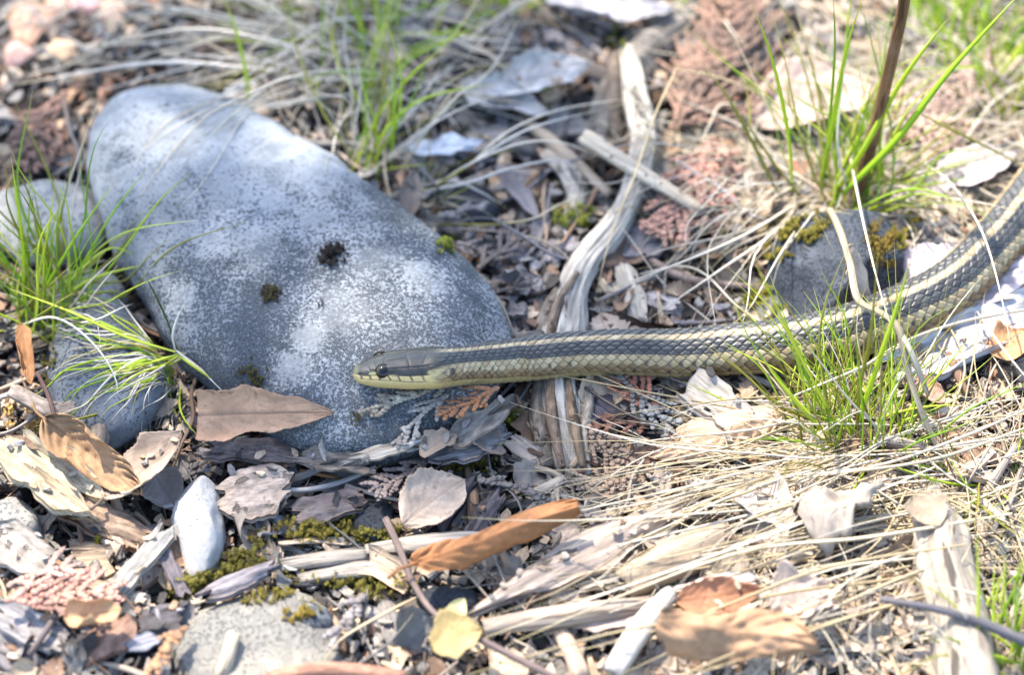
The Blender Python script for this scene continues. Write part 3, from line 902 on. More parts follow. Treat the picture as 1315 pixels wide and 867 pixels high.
colr = np.where(brn[..., None], lp(np.broadcast_to(YE2, (*Q.shape, 3)), BR, np.clip(0.35 + rnd * 0.65, 0, 1)), colr)
dkb = sm(-la, 0.1, 0.5) * (np.abs(cj) >= 6) * np.clip((rnd2 - 0.3) * 1.6, 0, 0.9)
colr = lp(colr, np.broadcast_to(SK * 1.8, colr.shape), dkb)
gro = 1 - sm(edge, 0.03, 0.2)
colr = lp(colr, np.broadcast_to(SK, colr.shape), gro * np.where(np.abs(cj) >= 5, 0.45 + 0.35 * rnd2, np.where(np.abs(cj) < 1.5, 0.5, 0.85)))
vb = lp(np.broadcast_to(BE, colr.shape), BR, 0.5 * np.exp(-((vq - 0.04) / 0.06) ** 2))
colr = lp(colr, vb, ventral)
# head colours
OL, OLT = cc(62, 64, 52, 0.42), cc(40, 42, 36, 0.4)
hn = fbm(np.stack([X * 9, td / 14, 0 * X], -1), 3, 2)
hc = lp(np.broadcast_to(OL, colr.shape), OLT, np.clip(0.5 + hn, 0, 1))
lab = cc(208, 184, 122, 0.68)
bnd = 62 + 6 * sm(X, 0.4, 0.6) - 6 * sm(0.1 - X, 0, 0.1)
ly = sm(ta, bnd - 1.5, bnd + 1.5)
hc = lp(hc, np.broadcast_to(lab, colr.shape), ly)
patch = np.exp(-(((X - 0.93) / 0.075) ** 2 + ((ta - 62) / 10) ** 2))
hc = lp(hc, np.broadcast_to(cc(200, 184, 122, 0.66), colr.shape), 0.7 * sm(patch, 0.3, 0.75))
pre = np.exp(-(((X - 0.22) / 0.05) ** 2 + ((ta - 55) / 7) ** 2))
hc = lp(hc, np.broadcast_to(cc(190, 185, 120, 0.7), colr.shape), 0.7 * sm(pre, 0.3, 0.7))
snout = sm(0.10 - X, 0, 0.08) * 0.6
hc = lp(hc, np.broadcast_to(cc(160, 150, 100, 0.7), colr.shape), snout)
lowseam = (ta > 60)
hc = lp(hc, np.broadcast_to(SK, colr.shape), seam * np.where(lowseam, 0.95, 0.4))
hc = lp(hc, np.broadcast_to(SK, colr.shape), pit_n)
cres = np.exp(-(((X - 1.04) / 0.03) ** 2 + ((ta - 66) / 12) ** 2))
colr = lp(colr, hc, hm)
colr = lp(colr, np.broadcast_to(SK, colr.shape), 0.9 * sm(cres, 0.3, 0.7))
F = grid_faces(ns, nth, True)
b = NB('snake_skin')
att = b.n('ShaderNodeAttribute', attribute_name='tone').outputs['Color']
nz = b.noise(b.coord(rnd=False), 1800, 3, 0.6)
cl = b.mix(b.ramp(nz, 0.3, 0.7), b.scale_col(att, 0.86), b.scale_col(att, 1.1))
MAT['snake'] = b.bsdf(cl, 0.42, nz, 0.15, 0.0002, spec=0.5)
sbase = np.array(P(860, 455, 0.004))
snake = link('snake', mesh('snake', V - sbase, F, MAT['snake'], cattr={'tone': colr.reshape(-1, 3)}))
snake.location = sbase
tag(snake, 'dark striped garter snake with yellow stripes stretched across stone and root', 'snake')
ie = int(np.argmin(np.abs(sg - eye_s)))
b = NB('snake_eye')
v = b.coord(rnd=False)
d = b.n('ShaderNodeVectorMath', operation='DOT_PRODUCT'); b.l(v, d.inputs[0]); d.inputs[1].default_value = (0, 0, 1)
MAT['eye'] = b.bsdf(b.mix(b.ramp(d.outputs['Value'], 0.0016, 0.0019, 1, 0), C(14, 15, 18), C(52, 42, 28)), 0.12, spec=0.35)
for sgn in (1, -1):
    te = R(55) * sgn
    outv = sidev[ie] * math.sin(te) * 0.9 + upv[ie] * math.cos(te) * 0.55
    pos = ctr[ie] + sidev[ie] * rad[ie] * aw[ie] * math.sin(te) + upv[ie] * rad[ie] * bw[ie] * math.cos(te)
    outv /= np.linalg.norm(outv)
    er = 0.0025
    pos = pos - outv * er * 0.56
    us, vs = np.linspace(0, np.pi, 20), np.linspace(0, 2 * np.pi, 28, endpoint=False)
    EV = np.array([(er * math.sin(a) * math.cos(c), er * math.sin(a) * math.sin(c), er * math.cos(a) * 0.92) for a in us for c in vs])
    eo = link('eye', mesh('eye', EV, grid_faces(20, 28, True), MAT['eye']), snake)
    eo.rotation_mode = 'QUATERNION'
    eo.rotation_quaternion = Vector(outv).to_track_quat('Z', 'Y')
    eo.location = pos - sbase
    # ring of dark skin round the eye
    rv, rf = [], []
    for i in range(28):
        a = i / 28 * 2 * math.pi
        for k in range(8):
            c = k / 8 * 2 * math.pi
            r1 = er * 0.99 + 0.00030 * math.cos(c)
            rv.append((r1 * math.cos(a), r1 * math.sin(a), er * 0.16 + 0.0003 * math.sin(c)))
    rf = [[i * 8 + k, i * 8 + (k + 1) % 8, ((i + 1) % 28) * 8 + (k + 1) % 8, ((i + 1) % 28) * 8 + k] for i in range(28) for k in range(8)]
    ro = link('eye_rim', mesh('eye_rim', rv, rf, MAT['pebble']), eo, C(52, 50, 40, 0.8))

# ------------------------------------------------------------------ sticks, branches and stalks
G1, G2, G3 = C(176, 166, 152, 0.66), C(140, 136, 132, 0.75), C(110, 106, 104, 0.7)
TAN, CRM, WHT = C(190, 168, 142, 0.75), C(216, 198, 172, 0.78), C(214, 206, 196, 0.78)
st = stick
st('stick', [(752, 176, 17), (800, 207, 20), (850, 238, 18), (900, 270, 13)], (12, 11, 10, 8), 'pitted', CRM, 'cream stick with black specks lying across the driftwood root', n=18, ridge=0.12, flat=0.8)
st('bark_curl', [(700, 196, 8), (730, 222, 10), (742, 252, 9), (732, 282, 7), (712, 302, 5)], (9, 13, 15, 13, 8), 'bark', C(186, 176, 160, 0.8), 'bent grey bark curl left of the driftwood root', cat='bark', n=16, ridge=0.25, flat=0.6)
st('stick', [(668, 150, 8), (712, 185, 9), (742, 212, 9), (784, 252, 7)], (7, 9, 9, 8), 'wood', C(190, 172, 148, 0.8), 'tan stick slanting down to the driftwood root from upper left', n=12)
st('stick', [(772, 362, 8), (788, 382, 7), (804, 402, 6)], (6, 6, 5), 'wood', CRM, 'short pale stick right of the driftwood root above the snake', n=12)
st('twig', [(786, 296, 8), (812, 318, 8), (850, 344, 8), (890, 360, 8), (935, 366, 8), (1008, 374, 9)], (5, 5, 6, 5, 4.5, 4), 'bark', C(158, 138, 126, 0.75), 'knobbly grey-brown twig leading to the mossy rock', cat='twig', n=10, lump=0.2)
st('stick', [(16, 502, 10), (70, 528, 11), (114, 520, 13), (130, 538, 12), (126, 572, 9), (116, 602, 5)], (9, 11, 11, 12, 12, 9), 'bark', C(160, 146, 134, 0.75), 'knee-bent grey bark stick at the left below the dark stone', n=18, ridge=0.2, lump=0.12)
st('stalk', [(48, 478, 22), (66, 520, 20), (74, 560, 16), (78, 592, 12), (104, 626, 8)], (2.6, 2.8, 3, 3.2, 2.6), 'wood', C(112, 84, 78, 0.7), 'thin purple-brown stalk curving over the bent stick at left', cat='stalk', n=8)
st('stick', [(-40, 604, 12), (10, 592, 12), (56, 576, 12)], (9, 9, 8), 'bark', C(128, 132, 128, 0.7), 'smooth grey-green stick end poking in at the left edge', n=16, ridge=0.05)
st('stick', [(362, 726, 6), (420, 718, 7), (474, 711, 6)], (9, 11, 9), 'wood', G1, 'short grey stick beside moss, left of the longer grey splits', n=14, flat=0.6)
st('stick', [(384, 744, 5), (450, 733, 6), (520, 728, 6), (580, 722, 5)], (8, 11, 11, 7), 'wood', C(182, 172, 158, 0.68), 'long weathered grey stick ending under the orange-brown leaf', n=14, flat=0.6)
st('stick', [(470, 706, 8), (530, 700, 9), (590, 694, 9), (632, 690, 7)], (7, 12, 13, 8), 'wood', C(188, 178, 164, 0.7), 'tapered whitish grey split stick touching the orange-brown leaf', n=14, flat=0.6)
st('twig', [(496, 668, 8), (514, 708, 13), (530, 748, 16), (562, 792, 18), (628, 828, 18), (730, 880, 16)], (5, 4, 3.6, 4, 4.4, 5), 'wood', C(138, 120, 114, 0.66), 'mauve-brown forked twig crossing in front of the grey sticks', cat='twig', n=10)
st('twig', [(343, 628, 6), (390, 630, 7), (430, 622, 7), (470, 606, 7), (505, 588, 6)], (3.5, 3.8, 3.6, 3.5, 3), 'wood', WHT, 'white curved twig in front of the large stone', cat='twig', n=8)
st('twig', [(444, 624, 6), (490, 638, 6), (532, 647, 5)], (3.5, 3, 2.5), 'wood', C(206, 190, 168, 0.8), 'cream twig beneath the tan curled leaf in front of the stone', cat='twig', n=8)
st('twig', [(664, 598, 6), (706, 606, 7), (748, 630, 6), (770, 640, 5)], (4, 5, 4, 3), 'wood', C(196, 176, 150, 0.8), 'arched tan twig over the foot of the driftwood root', cat='twig', n=8)
st('stick', [(682, 636, 6), (704, 626, 7), (724, 616, 7)], (6, 7, 7), 'wood', CRM, 'small cream stick stub at the foot of the driftwood root', n=12)
st('twig', [(636, 527, 5), (660, 530, 6), (682, 530, 6)], (3, 3, 4), 'wood', C(206, 186, 160, 0.8), 'thin twig pointing left from the driftwood root below the snake', cat='twig', n=8)
st('twig', [(612, 552, 4), (648, 556, 5), (680, 550, 5)], (1.8, 2, 1.8), 'wood', C(206, 180, 150, 0.8), 'very thin straight twig below the orange cedar frond', cat='twig', n=6)
st('log', [(766, 205, 4), (795, 120, 5), (842, 60, 6), (905, 15, 6)], (24, 28, 32, 30), 'bark', C(136, 130, 122, 0.65), 'thick rough grey log behind the top of the driftwood root', cat='log', n=30, ridge=0.22, sup=True, lump=0.1)
st('branch', [(540, 130, 4), (600, 158, 5), (660, 184, 5), (705, 192, 4)], (11, 15, 15, 10), 'bark', C(132, 126, 120, 0.7), 'blurred grey branch among white leaf scraps behind the stone', cat='branch', n=18, ridge=0.2)
st('branch', [(700, 62, 5), (760, 92, 7), (800, 105, 6)], (14, 16, 12), 'bark', C(120, 112, 106, 0.7), 'dark grey branch stub left of the thick log', cat='branch', n=18, ridge=0.2)
st('stick', [(622, 806, 8), (690, 796, 10), (770, 786, 10), (838, 776, 8)], (10, 13, 13, 10), 'wood', C(196, 178, 160, 0.7), 'horizontal pale stick under straw at the bottom centre', n=14)
st('stick', [(786, 864, 8), (820, 812, 12), (852, 772, 14), (864, 762, 14)], (13, 15, 14, 10), 'wood', WHT, 'upright whitish stick at the bottom beside the rolled leaf', n=14, flat=0.7)
st('stick', [(720, 812, 6), (734, 838, 7), (748, 872, 6)], (10, 11, 11), 'wood', C(210, 184, 160, 0.82), 'short pinkish tan stick at the bottom edge', n=12)
st('bark_roll', [(802, 752, 8), (850, 726, 10), (900, 704, 10), (930, 690, 9)], (20, 23, 25, 20), 'leaf', C(206, 184, 156, 0.74), 'cream cylindrical bark roll in the sunlit straw', cat='bark', n=22, ridge=0.15)
st('root', [(1196, 636, 8), (1208, 690, 12), (1214, 740, 12), (1232, 800, 10), (1245, 900, 8)], (18, 32, 34, 36, 38), 'driftwood', C(190, 176, 158, 0.66), 'thick whitish root running down to the bottom right edge', cat='root', n=30, ridge=0.22, lump=0.1)
st('branch', [(1130, 770, 22), (1200, 782, 22), (1260, 800, 20), (1330, 830, 16)], (4, 5, 6, 7), 'wood', C(120, 116, 120, 0.7), 'thin grey twig crossing the whitish root at lower right', cat='twig', n=8)
st('stalk', [(1092, 275, 6), (1112, 210, 26), (1132, 130, 52), (1150, 55, 78), (1163, -15, 100), (1170, -120, 134)], (9, 8.5, 8, 7.5, 7.5, 7), 'wood', C(140, 104, 68, 0.75), 'upright brown woody stalk rising behind the mossy rock', cat='stalk', n=14, ridge=0.05, lump=0.04)
st('stalk', [(1066, 268, 28), (1080, 300, 34), (1092, 340, 38), (1102, 384, 40), (1132, 402, 42), (1154, 422, 42), (1164, 470, 34), (1180, 520, 26), (1210, 590, 12)], (4.4, 5, 4.6, 4.8, 4.6, 5, 4.2, 3.8, 3), 'wood', C(182, 168, 140, 0.7), 'bent dry tan stalk arching in front of the snake body', cat='stalk', n=10, flat=0.5, ridge=0.06)
st('stalk', [(1150, 418, 42), (1168, 448, 38), (1192, 508, 24)], (3.5, 4.5, 3), 'wood', C(214, 198, 172, 0.8), 'short side shoot off the bent dry stalk', cat='stalk', n=8, flat=0.5)
st('twig', [(38, 842, 12), (60, 810, 13), (82, 772, 12)], (4, 4.5, 4), 'wood', C(118, 106, 104, 0.7), 'dark slanted twig at the lower left below the pink frond', cat='twig', n=8)
st('stick', [(-10, 780, 5), (24, 815, 6), (52, 860, 5)], (10, 11, 9), 'wood', C(150, 136, 128, 0.75), 'grey-brown stick in the lower left corner', n=12)
st('stick', [(282, 872, 6), (292, 845, 10), (300, 815, 12)], (9, 9, 8), 'wood', CRM, 'blurred cream stick stub standing on the sandy stone', n=12)
st('twig', [(345, 872, 12), (395, 862, 14), (450, 862, 14), (520, 870, 12)], (8, 9, 9, 8), 'bark', C(190, 140, 116, 0.75), 'reddish bark twig along the bottom edge', cat='twig', n=12)
st('twig', [(386, 604, 5), (412, 610, 6), (438, 615, 5)], (2.4, 2.8, 2), 'wood', C(205, 150, 100, 0.8), 'short orange-tan needle in front of the large stone', cat='twig', n=6)
st('twig', [(60, 700, 8), (85, 722, 8), (112, 755, 7), (122, 765, 6)], (2, 2.2, 2, 1.8), 'wood', C(96, 92, 96, 0.7), 'thin dark twig above the pink cedar frond', cat='twig', n=6)

# ------------------------------------------------------------------ bark, planks and chips
hc_ = hero_chip
hc_((803, 348, 7), (822, 430, 5), 24, 'pitted', C(196, 184, 164, 0.82), 'flat beige plank with a row of dark dots above the snake', name='wood_chip', cat='wood', seed=41, taper=0.2, jag=0.1)
hc_((12, 586, 10), (116, 662, 7), 62, 'wood', C(200, 182, 152, 0.76), 'split cream and yellow wood slab at the left edge', name='wood_slab', cat='wood', seed=42, thick=0.006, ridge=0.0012)
hc_((60, 640, 7), (190, 690, 4), 40, 'bark', C(168, 142, 120, 0.75), 'brown decayed wood below the split cream slab', name='wood_slab', cat='wood', seed=43, thick=0.005, ridge=0.001)
hc_((132, 790, 7), (216, 690, 9), 22, 'wood', C(178, 172, 164, 0.7), 'long grey split splinter left of the white pebble', name='wood_splinter', cat='wood', seed=44, thick=0.004, taper=0.15, ridge=0.001, jag=0.08)
hc_((212, 720, 6), (236, 772, 4), 16, 'wood', C(128, 120, 124, 0.7), 'narrow dark chip against the white pebble', name='wood_chip', cat='wood', seed=45, taper=0.2)
hc_((266, 770, 7), (346, 738, 8), 20, 'wood', C(152, 144, 146, 0.72), 'lilac-grey chip across the moss at lower left', name='wood_chip', cat='wood', seed=46, thick=0.003, taper=0.3)
hc_((284, 650, 6), (368, 632, 7), 66, 'bark', C(178, 162, 148, 0.78), 'cracked taupe bark slab right of the white pebble', seed=47, thick=0.004, rough=0.0009, jag=0.1, name='bark_slab')
hc_((268, 585, 7), (390, 592, 6), 34, 'bark', C(128, 116, 112, 0.72), 'dark taupe bark slab under the leaf on the stone', seed=48, thick=0.003, rough=0.0008, name='bark_slab')
hc_((378, 668, 5), (462, 652, 5), 32, 'bark', C(126, 114, 110, 0.7), 'dark rough bark strip above the moss in front of the stone', seed=49, thick=0.003, rough=0.0009)
hc_((446, 602, 10), (540, 572, 15), 15, 'wood', C(202, 200, 194, 0.76), 'white fibrous bark shred below the snake head', seed=50, ridge=0.0014, taper=0.7, jag=0.3)
hc_((510, 588, 12), (596, 560, 15), 12, 'wood', C(206, 203, 197, 0.76), 'second white bark shred nearer the root below the snake', seed=51, ridge=0.0014, taper=0.7, jag=0.3)
hc_((556, 594, 9), (648, 572, 10), 42, 'wood', C(150, 146, 146, 0.76), 'grey layered bark piece left of the root foot', seed=52, ridge=0.001, jag=0.2)
hc_((762, 520, 5), (806, 552, 4), 48, 'bark', C(104, 100, 108, 0.68), 'dark charcoal bark wedge beside the root below the snake', seed=53, thick=0.003)
hc_((812, 540, 3), (852, 520, 3), 34, 'char', C(72, 76, 84, 0.6), 'blackened striated wood block below the snake, upper one', name='charred_wood', cat='wood', seed=54, thick=0.005, taper=0.1, jag=0.05)
hc_((808, 590, 2), (862, 574, 2), 50, 'char', C(66, 70, 78, 0.6), 'blackened striated wood block behind the tan curled leaf', name='charred_wood', cat='wood', seed=55, thick=0.005, taper=0.1, jag=0.05)
hc_((880, 512, 8), (948, 566, 7), 50, 'pitted', C(188, 178, 164, 0.72), 'chunky whitish wood chip below the snake beside the tan leaf', name='wood_chip', cat='wood', seed=56, thick=0.006, taper=0.15, jag=0.06)
hc_((868, 534, 6), (906, 578, 4), 26, 'wood', C(196, 174, 146, 0.8), 'tan wood chip left of the chunky whitish chip', name='wood_chip', cat='wood', seed=57, thick=0.004, taper=0.2)
hc_((846, 494, 4), (890, 492, 4), 34, 'bark', C(172, 146, 126, 0.75), 'brown bark piece tucked under the snake right of the frond', seed=58)
hc_((846, 252, 7), (902, 292, 6), 40, 'bark', C(150, 148, 150, 0.76), 'grey bark piece with pale edges under the cream stick', seed=59, jag=0.25)
hc_((688, 322, 5), (802, 330, 5), 22, 'wood', C(158, 150, 148, 0.74), 'lilac-grey plank lying behind the driftwood root', name='wood_plank', cat='wood', seed=60, taper=0.15, ridge=0.0008)
hc_((798, 330, 4), (848, 318, 4), 44, 'wood', C(142, 139, 142, 0.72), 'bluish-grey wood piece right of the driftwood root', name='wood_plank', cat='wood', seed=61, taper=0.2)
hc_((1150, 480, 9), (1335, 405, 11), 62, 'driftwood', C(200, 198, 198, 0.76), 'white peeling bark slab under the snake at right', seed=62, thick=0.006, ridge=0.0018, rough=0.0014, name='bark_slab', lift=0.0)
hc_((1150, 560, 4), (1230, 590, 4), 34, 'bark', C(186, 160, 144, 0.78), 'brown bark flake below the white bark slab at right', seed=63)
hc_((560, 690, 5), (600, 622, 5), 22, 'char', C(104, 98, 100, 0.66), 'dark ribbed wood splinter right of the tan leaf, left of its twin', name='wood_splinter', cat='wood', seed=64, thick=0.004, taper=0.1, ridge=0.001)
hc_((606, 698, 4), (640, 640, 5), 20, 'char', C(112, 106, 108, 0.66), 'dark ribbed wood splinter, right one of the pair above the orange leaf', name='wood_splinter', cat='wood', seed=65, thick=0.004, taper=0.15, ridge=0.001)
hc_((640, 772, 8), (878, 652, 10), 46, 'driftwood', C(198, 180, 164, 0.7), 'long pale splintered wood strip right of the orange-brown leaf', name='wood_slab', cat='wood', seed=66, thick=0.004, taper=0.75, ridge=0.0012, jag=0.2)
hc_((870, 770, 8), (960, 752, 8), 22, 'wood', C(228, 218, 208, 0.86), 'pale chip at the right of the cream bark roll', name='wood_chip', cat='wood', seed=67)
hc_((750, 812, 5), (826, 802, 5), 20, 'wood', C(206, 184, 170, 0.8), 'pinkish chip under the horizontal pale stick', name='wood_chip', cat='wood', seed=68)
hc_((-10, 700, 6), (62, 745, 5), 48, 'bark', C(186, 174, 162, 0.7), 'pale bark slab at the left edge above the pink frond', seed=69, thick=0.004, name='bark_slab')
hc_((175, 812, 6), (232, 800, 6), 44, 'bark', C(104, 98, 100, 0.66), 'dark flat bark piece beside the sandy stone', seed=70, thick=0.004)
hc_((-5, 800, 5), (80, 840, 5), 44, 'wood', C(168, 164, 164, 0.7), 'bluish grey plank in the lower left corner', name='wood_plank', cat='wood', seed=71, thick=0.004)
hc_((110, 860, 6), (165, 800, 9), 40, 'bark', C(160, 126, 108, 0.76), 'reddish brown bark curl at lower left beside the tan leaf scrap', seed=72, thick=0.003)
hc_((1095, 332, 34), (1112, 398, 18), 24, 'leaf', C(196, 176, 158, 0.8), 'narrow tan bark scrap leaning on the mossy rock', seed=73, thick=0.001)
hc_((168, 840, 7), (205, 828, 7), 20, 'wood', C(156, 156, 164, 0.7), 'bluish wood chip below the dark bark piece at lower left', name='wood_chip', cat='wood', seed=74)
hc_((160, 780, 4), (185, 776, 5), 15, 'wood', C(218, 200, 176, 0.82), 'small square cream chip under the long grey splinter', name='wood_chip', cat='wood', seed=75, taper=0.05)

hc_((578, 580, 13), (640, 540, 16), 30, 'bark', C(150, 142, 132, 0.7), 'grey bark flake between the orange frond and the root', seed=76, jag=0.3)
hc_((470, 590, 13), (530, 575, 15), 20, 'wood', C(176, 168, 156, 0.72), 'pale grey flake on the front edge of the stone', seed=77, jag=0.3)
hc_((618, 548, 12), (664, 522, 11), 18, 'bark', C(128, 118, 108, 0.66), 'dark grey flake below the snake at the stone corner', seed=78, jag=0.25)
hc_((380, 598, 9), (470, 612, 9), 26, 'bark', C(150, 138, 126, 0.7), 'taupe bark flake along the front of the large stone', seed=79, jag=0.25)
# ------------------------------------------------------------------ leaves
hl = hero_leaf
hl((540, 590, 15), (586, 566, 17), 32, C(168, 150, 132, 0.72), 'taupe leaf scrap over the white bark shreds', curl=0.3, bend=-0.2, lift=0.003, seed=41, ragged=0.5, stalk=False)
hl((604, 566, 14), (648, 590, 10), 34, C(150, 138, 128, 0.7), 'grey leaf scrap beside the layered bark', curl=0.3, bend=0.2, lift=0.003, seed=42, ragged=0.5, stalk=False)
hl((258, 548, 14), (424, 544, 20), 58, C(200, 160, 128, 0.76), 'tan-pink curled pointed leaf leaning on the lower edge of the stone', curl=0.3, bend=-0.2, roll=0.55, lift=0.006, seed=1, shape=0.6, wrinkle=0.0009, lo=0.2, stalk=False, ripple=0.5, ragged=0.2)
hl((534, 750, 9), (736, 674, 14), 54, C(200, 138, 88, 0.68), 'orange-brown rolled leaf lying below the driftwood root', curl=0.7, bend=-0.3, roll=3.5, lift=0.009, seed=2, shape=0.85, veins=7, hi=0.93, ripple=1.3, wrinkle=0.0016, ragged=0.4, twist=0.7)
hl((520, 680, 8), (596, 624, 9), 62, C(200, 178, 156, 0.82), 'tan cupped leaf scrap in front of the large stone', curl=0.3, bend=-0.3, roll=0.2, lift=0.004, seed=3, ragged=0.3, stalk=False, shape=0.9)
hl((66, 556, 14), (186, 652, 8), 66, C(178, 142, 106, 0.74), 'golden brown curled leaf below the bent stick at left', curl=0.75, bend=0.4, roll=0.5, lift=0.006, seed=4, ragged=0.35, ripple=2.0, wrinkle=0.0014)
hl((140, 660, 7), (236, 578, 10), 78, C(172, 152, 134, 0.78), 'grey-brown cupped leaf left of the white pebble', curl=0.4, bend=0.3, roll=-0.3, lift=0.006, seed=5, ragged=0.35)
hl((196, 612, 6), (228, 660, 5), 46, C(150, 138, 130, 0.74), 'flat grey leaf with dark spots touching the white pebble', curl=0.15, bend=0.1, lift=0.003, seed=6, ragged=0.2, stalk=False)
hl((1002, 546, 10), (836, 600, 7), 64, C(224, 190, 156, 0.84), 'pale tan leaf with a slit below the snake beside the grass', curl=0.45, bend=0.25, roll=2.9, lift=0.007, seed=7, ragged=0.25, ripple=2, wrinkle=0.0012)
hl((846, 832, 12), (1044, 850, 14), 84, C(206, 164, 126, 0.66), 'big cream-orange rolled leaf at the bottom edge', curl=0.62, bend=-0.4, roll=3.6, lift=0.011, seed=8, ragged=0.6, shape=0.75, lo=0.02, hi=0.95, ripple=1.6, wrinkle=0.0024, twist=0.8, stalk=False)
hl((870, 790, 12), (975, 775, 14), 50, C(186, 132, 98, 0.8), 'brown curled leaf edge behind the big rolled leaf', curl=0.5, bend=0.3, roll=0.3, lift=0.006, seed=9, ragged=0.3, stalk=False)
hl((968, 160, 9), (1120, 122, 12), 96, C(212, 184, 168, 0.8), 'large pale pink leaf behind the straw, left of the brown stalk', curl=0.2, bend=-0.2, roll=0.1, lift=0.006, seed=10, ragged=0.15)
hl((622, 132, 9), (752, 98, 11), 66, C(204, 200, 194, 0.78), 'white crinkled leaf scrap behind the large stone, largest of three', curl=0.3, bend=0.2, lift=0.006, seed=11, ragged=0.55, stalk=False, wrinkle=0.002)
hl((594, 124, 8), (700, 158, 8), 44, C(200, 196, 192, 0.78), 'white crinkled leaf scrap left of the largest white scrap', curl=0.3, bend=0.25, lift=0.005, seed=12, ragged=0.5, stalk=False, wrinkle=0.002)
hl((524, 204, 6), (618, 194, 7), 30, C(204, 210, 218, 0.84), 'bluish white leaf scrap beside the grass right of the stone', curl=0.3, bend=0.1, lift=0.004, seed=13, ragged=0.4, stalk=False, wrinkle=0.0015)
hl((700, 16, 8), (860, 36, 9), 70, C(190, 186, 188, 0.76), 'lilac-white crumpled leaf at the top edge above the log', curl=0.35, bend=0.3, lift=0.006, seed=14, ragged=0.4, stalk=False, wrinkle=0.002)
hl((531, 234, 14), (526, 290, 6), 28, C(152, 138, 124, 0.76), 'grey-brown serrated leaf hanging by the right edge of the stone', curl=0.3, bend=0.1, lift=0.004, seed=15, teeth=0.35)
hl((1026, 676, 12), (1128, 650, 14), 84, C(190, 176, 160, 0.66), 'whitish cupped leaf under the green grass at lower right', curl=0.3, bend=-0.45, roll=2.8, lift=0.009, seed=16, ragged=0.6, wrinkle=0.0034, ripple=2, stalk=False)
hl((400, 596, 8), (444, 576, 10), 38, C(190, 158, 136, 0.8), 'small tan leaf scrap on the front edge of the stone', curl=0.2, bend=-0.2, lift=0.003, seed=17, ragged=0.3, stalk=False)
hl((556, 846, 12), (618, 822, 15), 50, C(210, 184, 124, 0.62), 'pale yellow leaf at the bottom edge beside the mauve twig', curl=0.25, bend=-0.2, lift=0.006, seed=18, ragged=0.3, stalk=False)
hl((580, 806, 14), (596, 778, 18), 22, C(226, 218, 160, 0.86), 'small cream leaf tip above the pale yellow leaf', curl=0.3, bend=0.2, lift=0.003, seed=19, stalk=False)
hl((584, 588, 6), (602, 566, 8), 22, C(228, 208, 160, 0.86), 'small cream husk below the orange cedar frond', curl=0.5, bend=0.2, lift=0.002, seed=20, stalk=False)
hl((1128, 392, 8), (1325, 352, 12), 110, C(206, 192, 194, 0.82), 'lilac-pink leaf lying flat under the snake at right', curl=0.1, bend=0.1, lift=0.004, seed=21, ragged=0.15, stalk=False)
hl((1190, 250, 8), (1300, 205, 9), 60, C(212, 200, 198, 0.82), 'pale lilac leaf in the straw above the snake at right', curl=0.2, bend=-0.2, lift=0.005, seed=22, ragged=0.3, stalk=False)
hl((1160, 500, 9), (1210, 530, 10), 44, C(196, 160, 138, 0.8), 'brown curled leaf behind the lower right grass tuft', curl=0.5, bend=0.3, lift=0.004, seed=23, ragged=0.25, stalk=False)
hl((1170, 655, 14), (1205, 690, 16), 54, C(196, 176, 150, 0.62), 'cream leaf scrap at the top of the whitish root', curl=0.4, bend=0.3, lift=0.005, seed=24, ragged=0.3, stalk=False)
hl((88, 808, 12), (158, 800, 14), 56, C(214, 170, 128, 0.82), 'tan folded leaf below the pink cedar frond', curl=0.6, bend=0.3, roll=0.4, lift=0.006, seed=25, ragged=0.35, stalk=False)
hl((1270, 470, 8), (1330, 445, 10), 50, C(214, 160, 112, 0.82), 'orange-tan leaf at the right edge below the snake', curl=0.3, bend=0.3, lift=0.006, seed=26, ragged=0.3, stalk=False)
hl((950, 640, 8), (1015, 690, 9), 56, C(214, 200, 186, 0.78), 'whitish leaf scrap in the straw left of the cupped leaf', curl=0.3, bend=-0.3, lift=0.006, seed=27, ragged=0.4, stalk=False)
hl((990, 800, 9), (1070, 770, 9), 60, C(206, 186, 170, 0.78), 'pale crumpled leaf right of the big rolled leaf', curl=0.4, bend=-0.3, lift=0.007, seed=28, ragged=0.4, stalk=False, wrinkle=0.002)
hl((30, 430, 10), (42, 505, 8), 26, C(184, 134, 90, 0.74), 'orange-brown curled leaf strip by the left grass tuft', curl=0.5, bend=0.2, lift=0.004, seed=29, ragged=0.4, stalk=False)
hl((640, 225, 6), (690, 290, 5), 30, C(150, 142, 140, 0.75), 'grey leaf strip between the stone and the bark curl', curl=0.4, bend=0.2, lift=0.004, seed=30, ragged=0.3, stalk=False)
hl((500, 20, 6), (560, -6, 8), 50, C(210, 176, 160, 0.82), 'pinkish leaf at the top edge behind the grass', curl=0.3, bend=0.2, lift=0.004, seed=31, ragged=0.3, stalk=False)

# ------------------------------------------------------------------ cedar fronds
hf = hero_frond
hf((86, 128, 8), (52, 226, 6), C(168, 132, 116, 0.66), 'reddish brown cedar frond at the upper left edge', 1, 1.2, bead=0.0028)
hf((858, 182, 8), (1016, 44, 14), C(186, 148, 126, 0.66), 'large rust-brown cedar frond right of the log', 2, 1.25, bead=0.0027, lift=0.006)
hf((896, 140, 7), (1000, 120, 9), C(178, 138, 116, 0.62), 'rust cedar frond below the large rust-brown one', 22, 1.1, bead=0.0025)
hf((916, 186, 8), (878, 330, 6), C(216, 166, 146, 0.74), 'salmon pink cedar frond between the root and mossy rock', 3, 0.9, bead=0.0028, lift=0.006)
hf((905, 196, 8), (940, 305, 7), C(224, 164, 142, 0.82), 'paler pink cedar frond right of the salmon one', 31, 0.8, bead=0.0026, lift=0.005)
hf((1270, 70, 10), (1200, 172, 9), C(228, 192, 174, 0.84), 'pale pink blurred cedar frond near the right edge', 4, 1.2, bead=0.003)
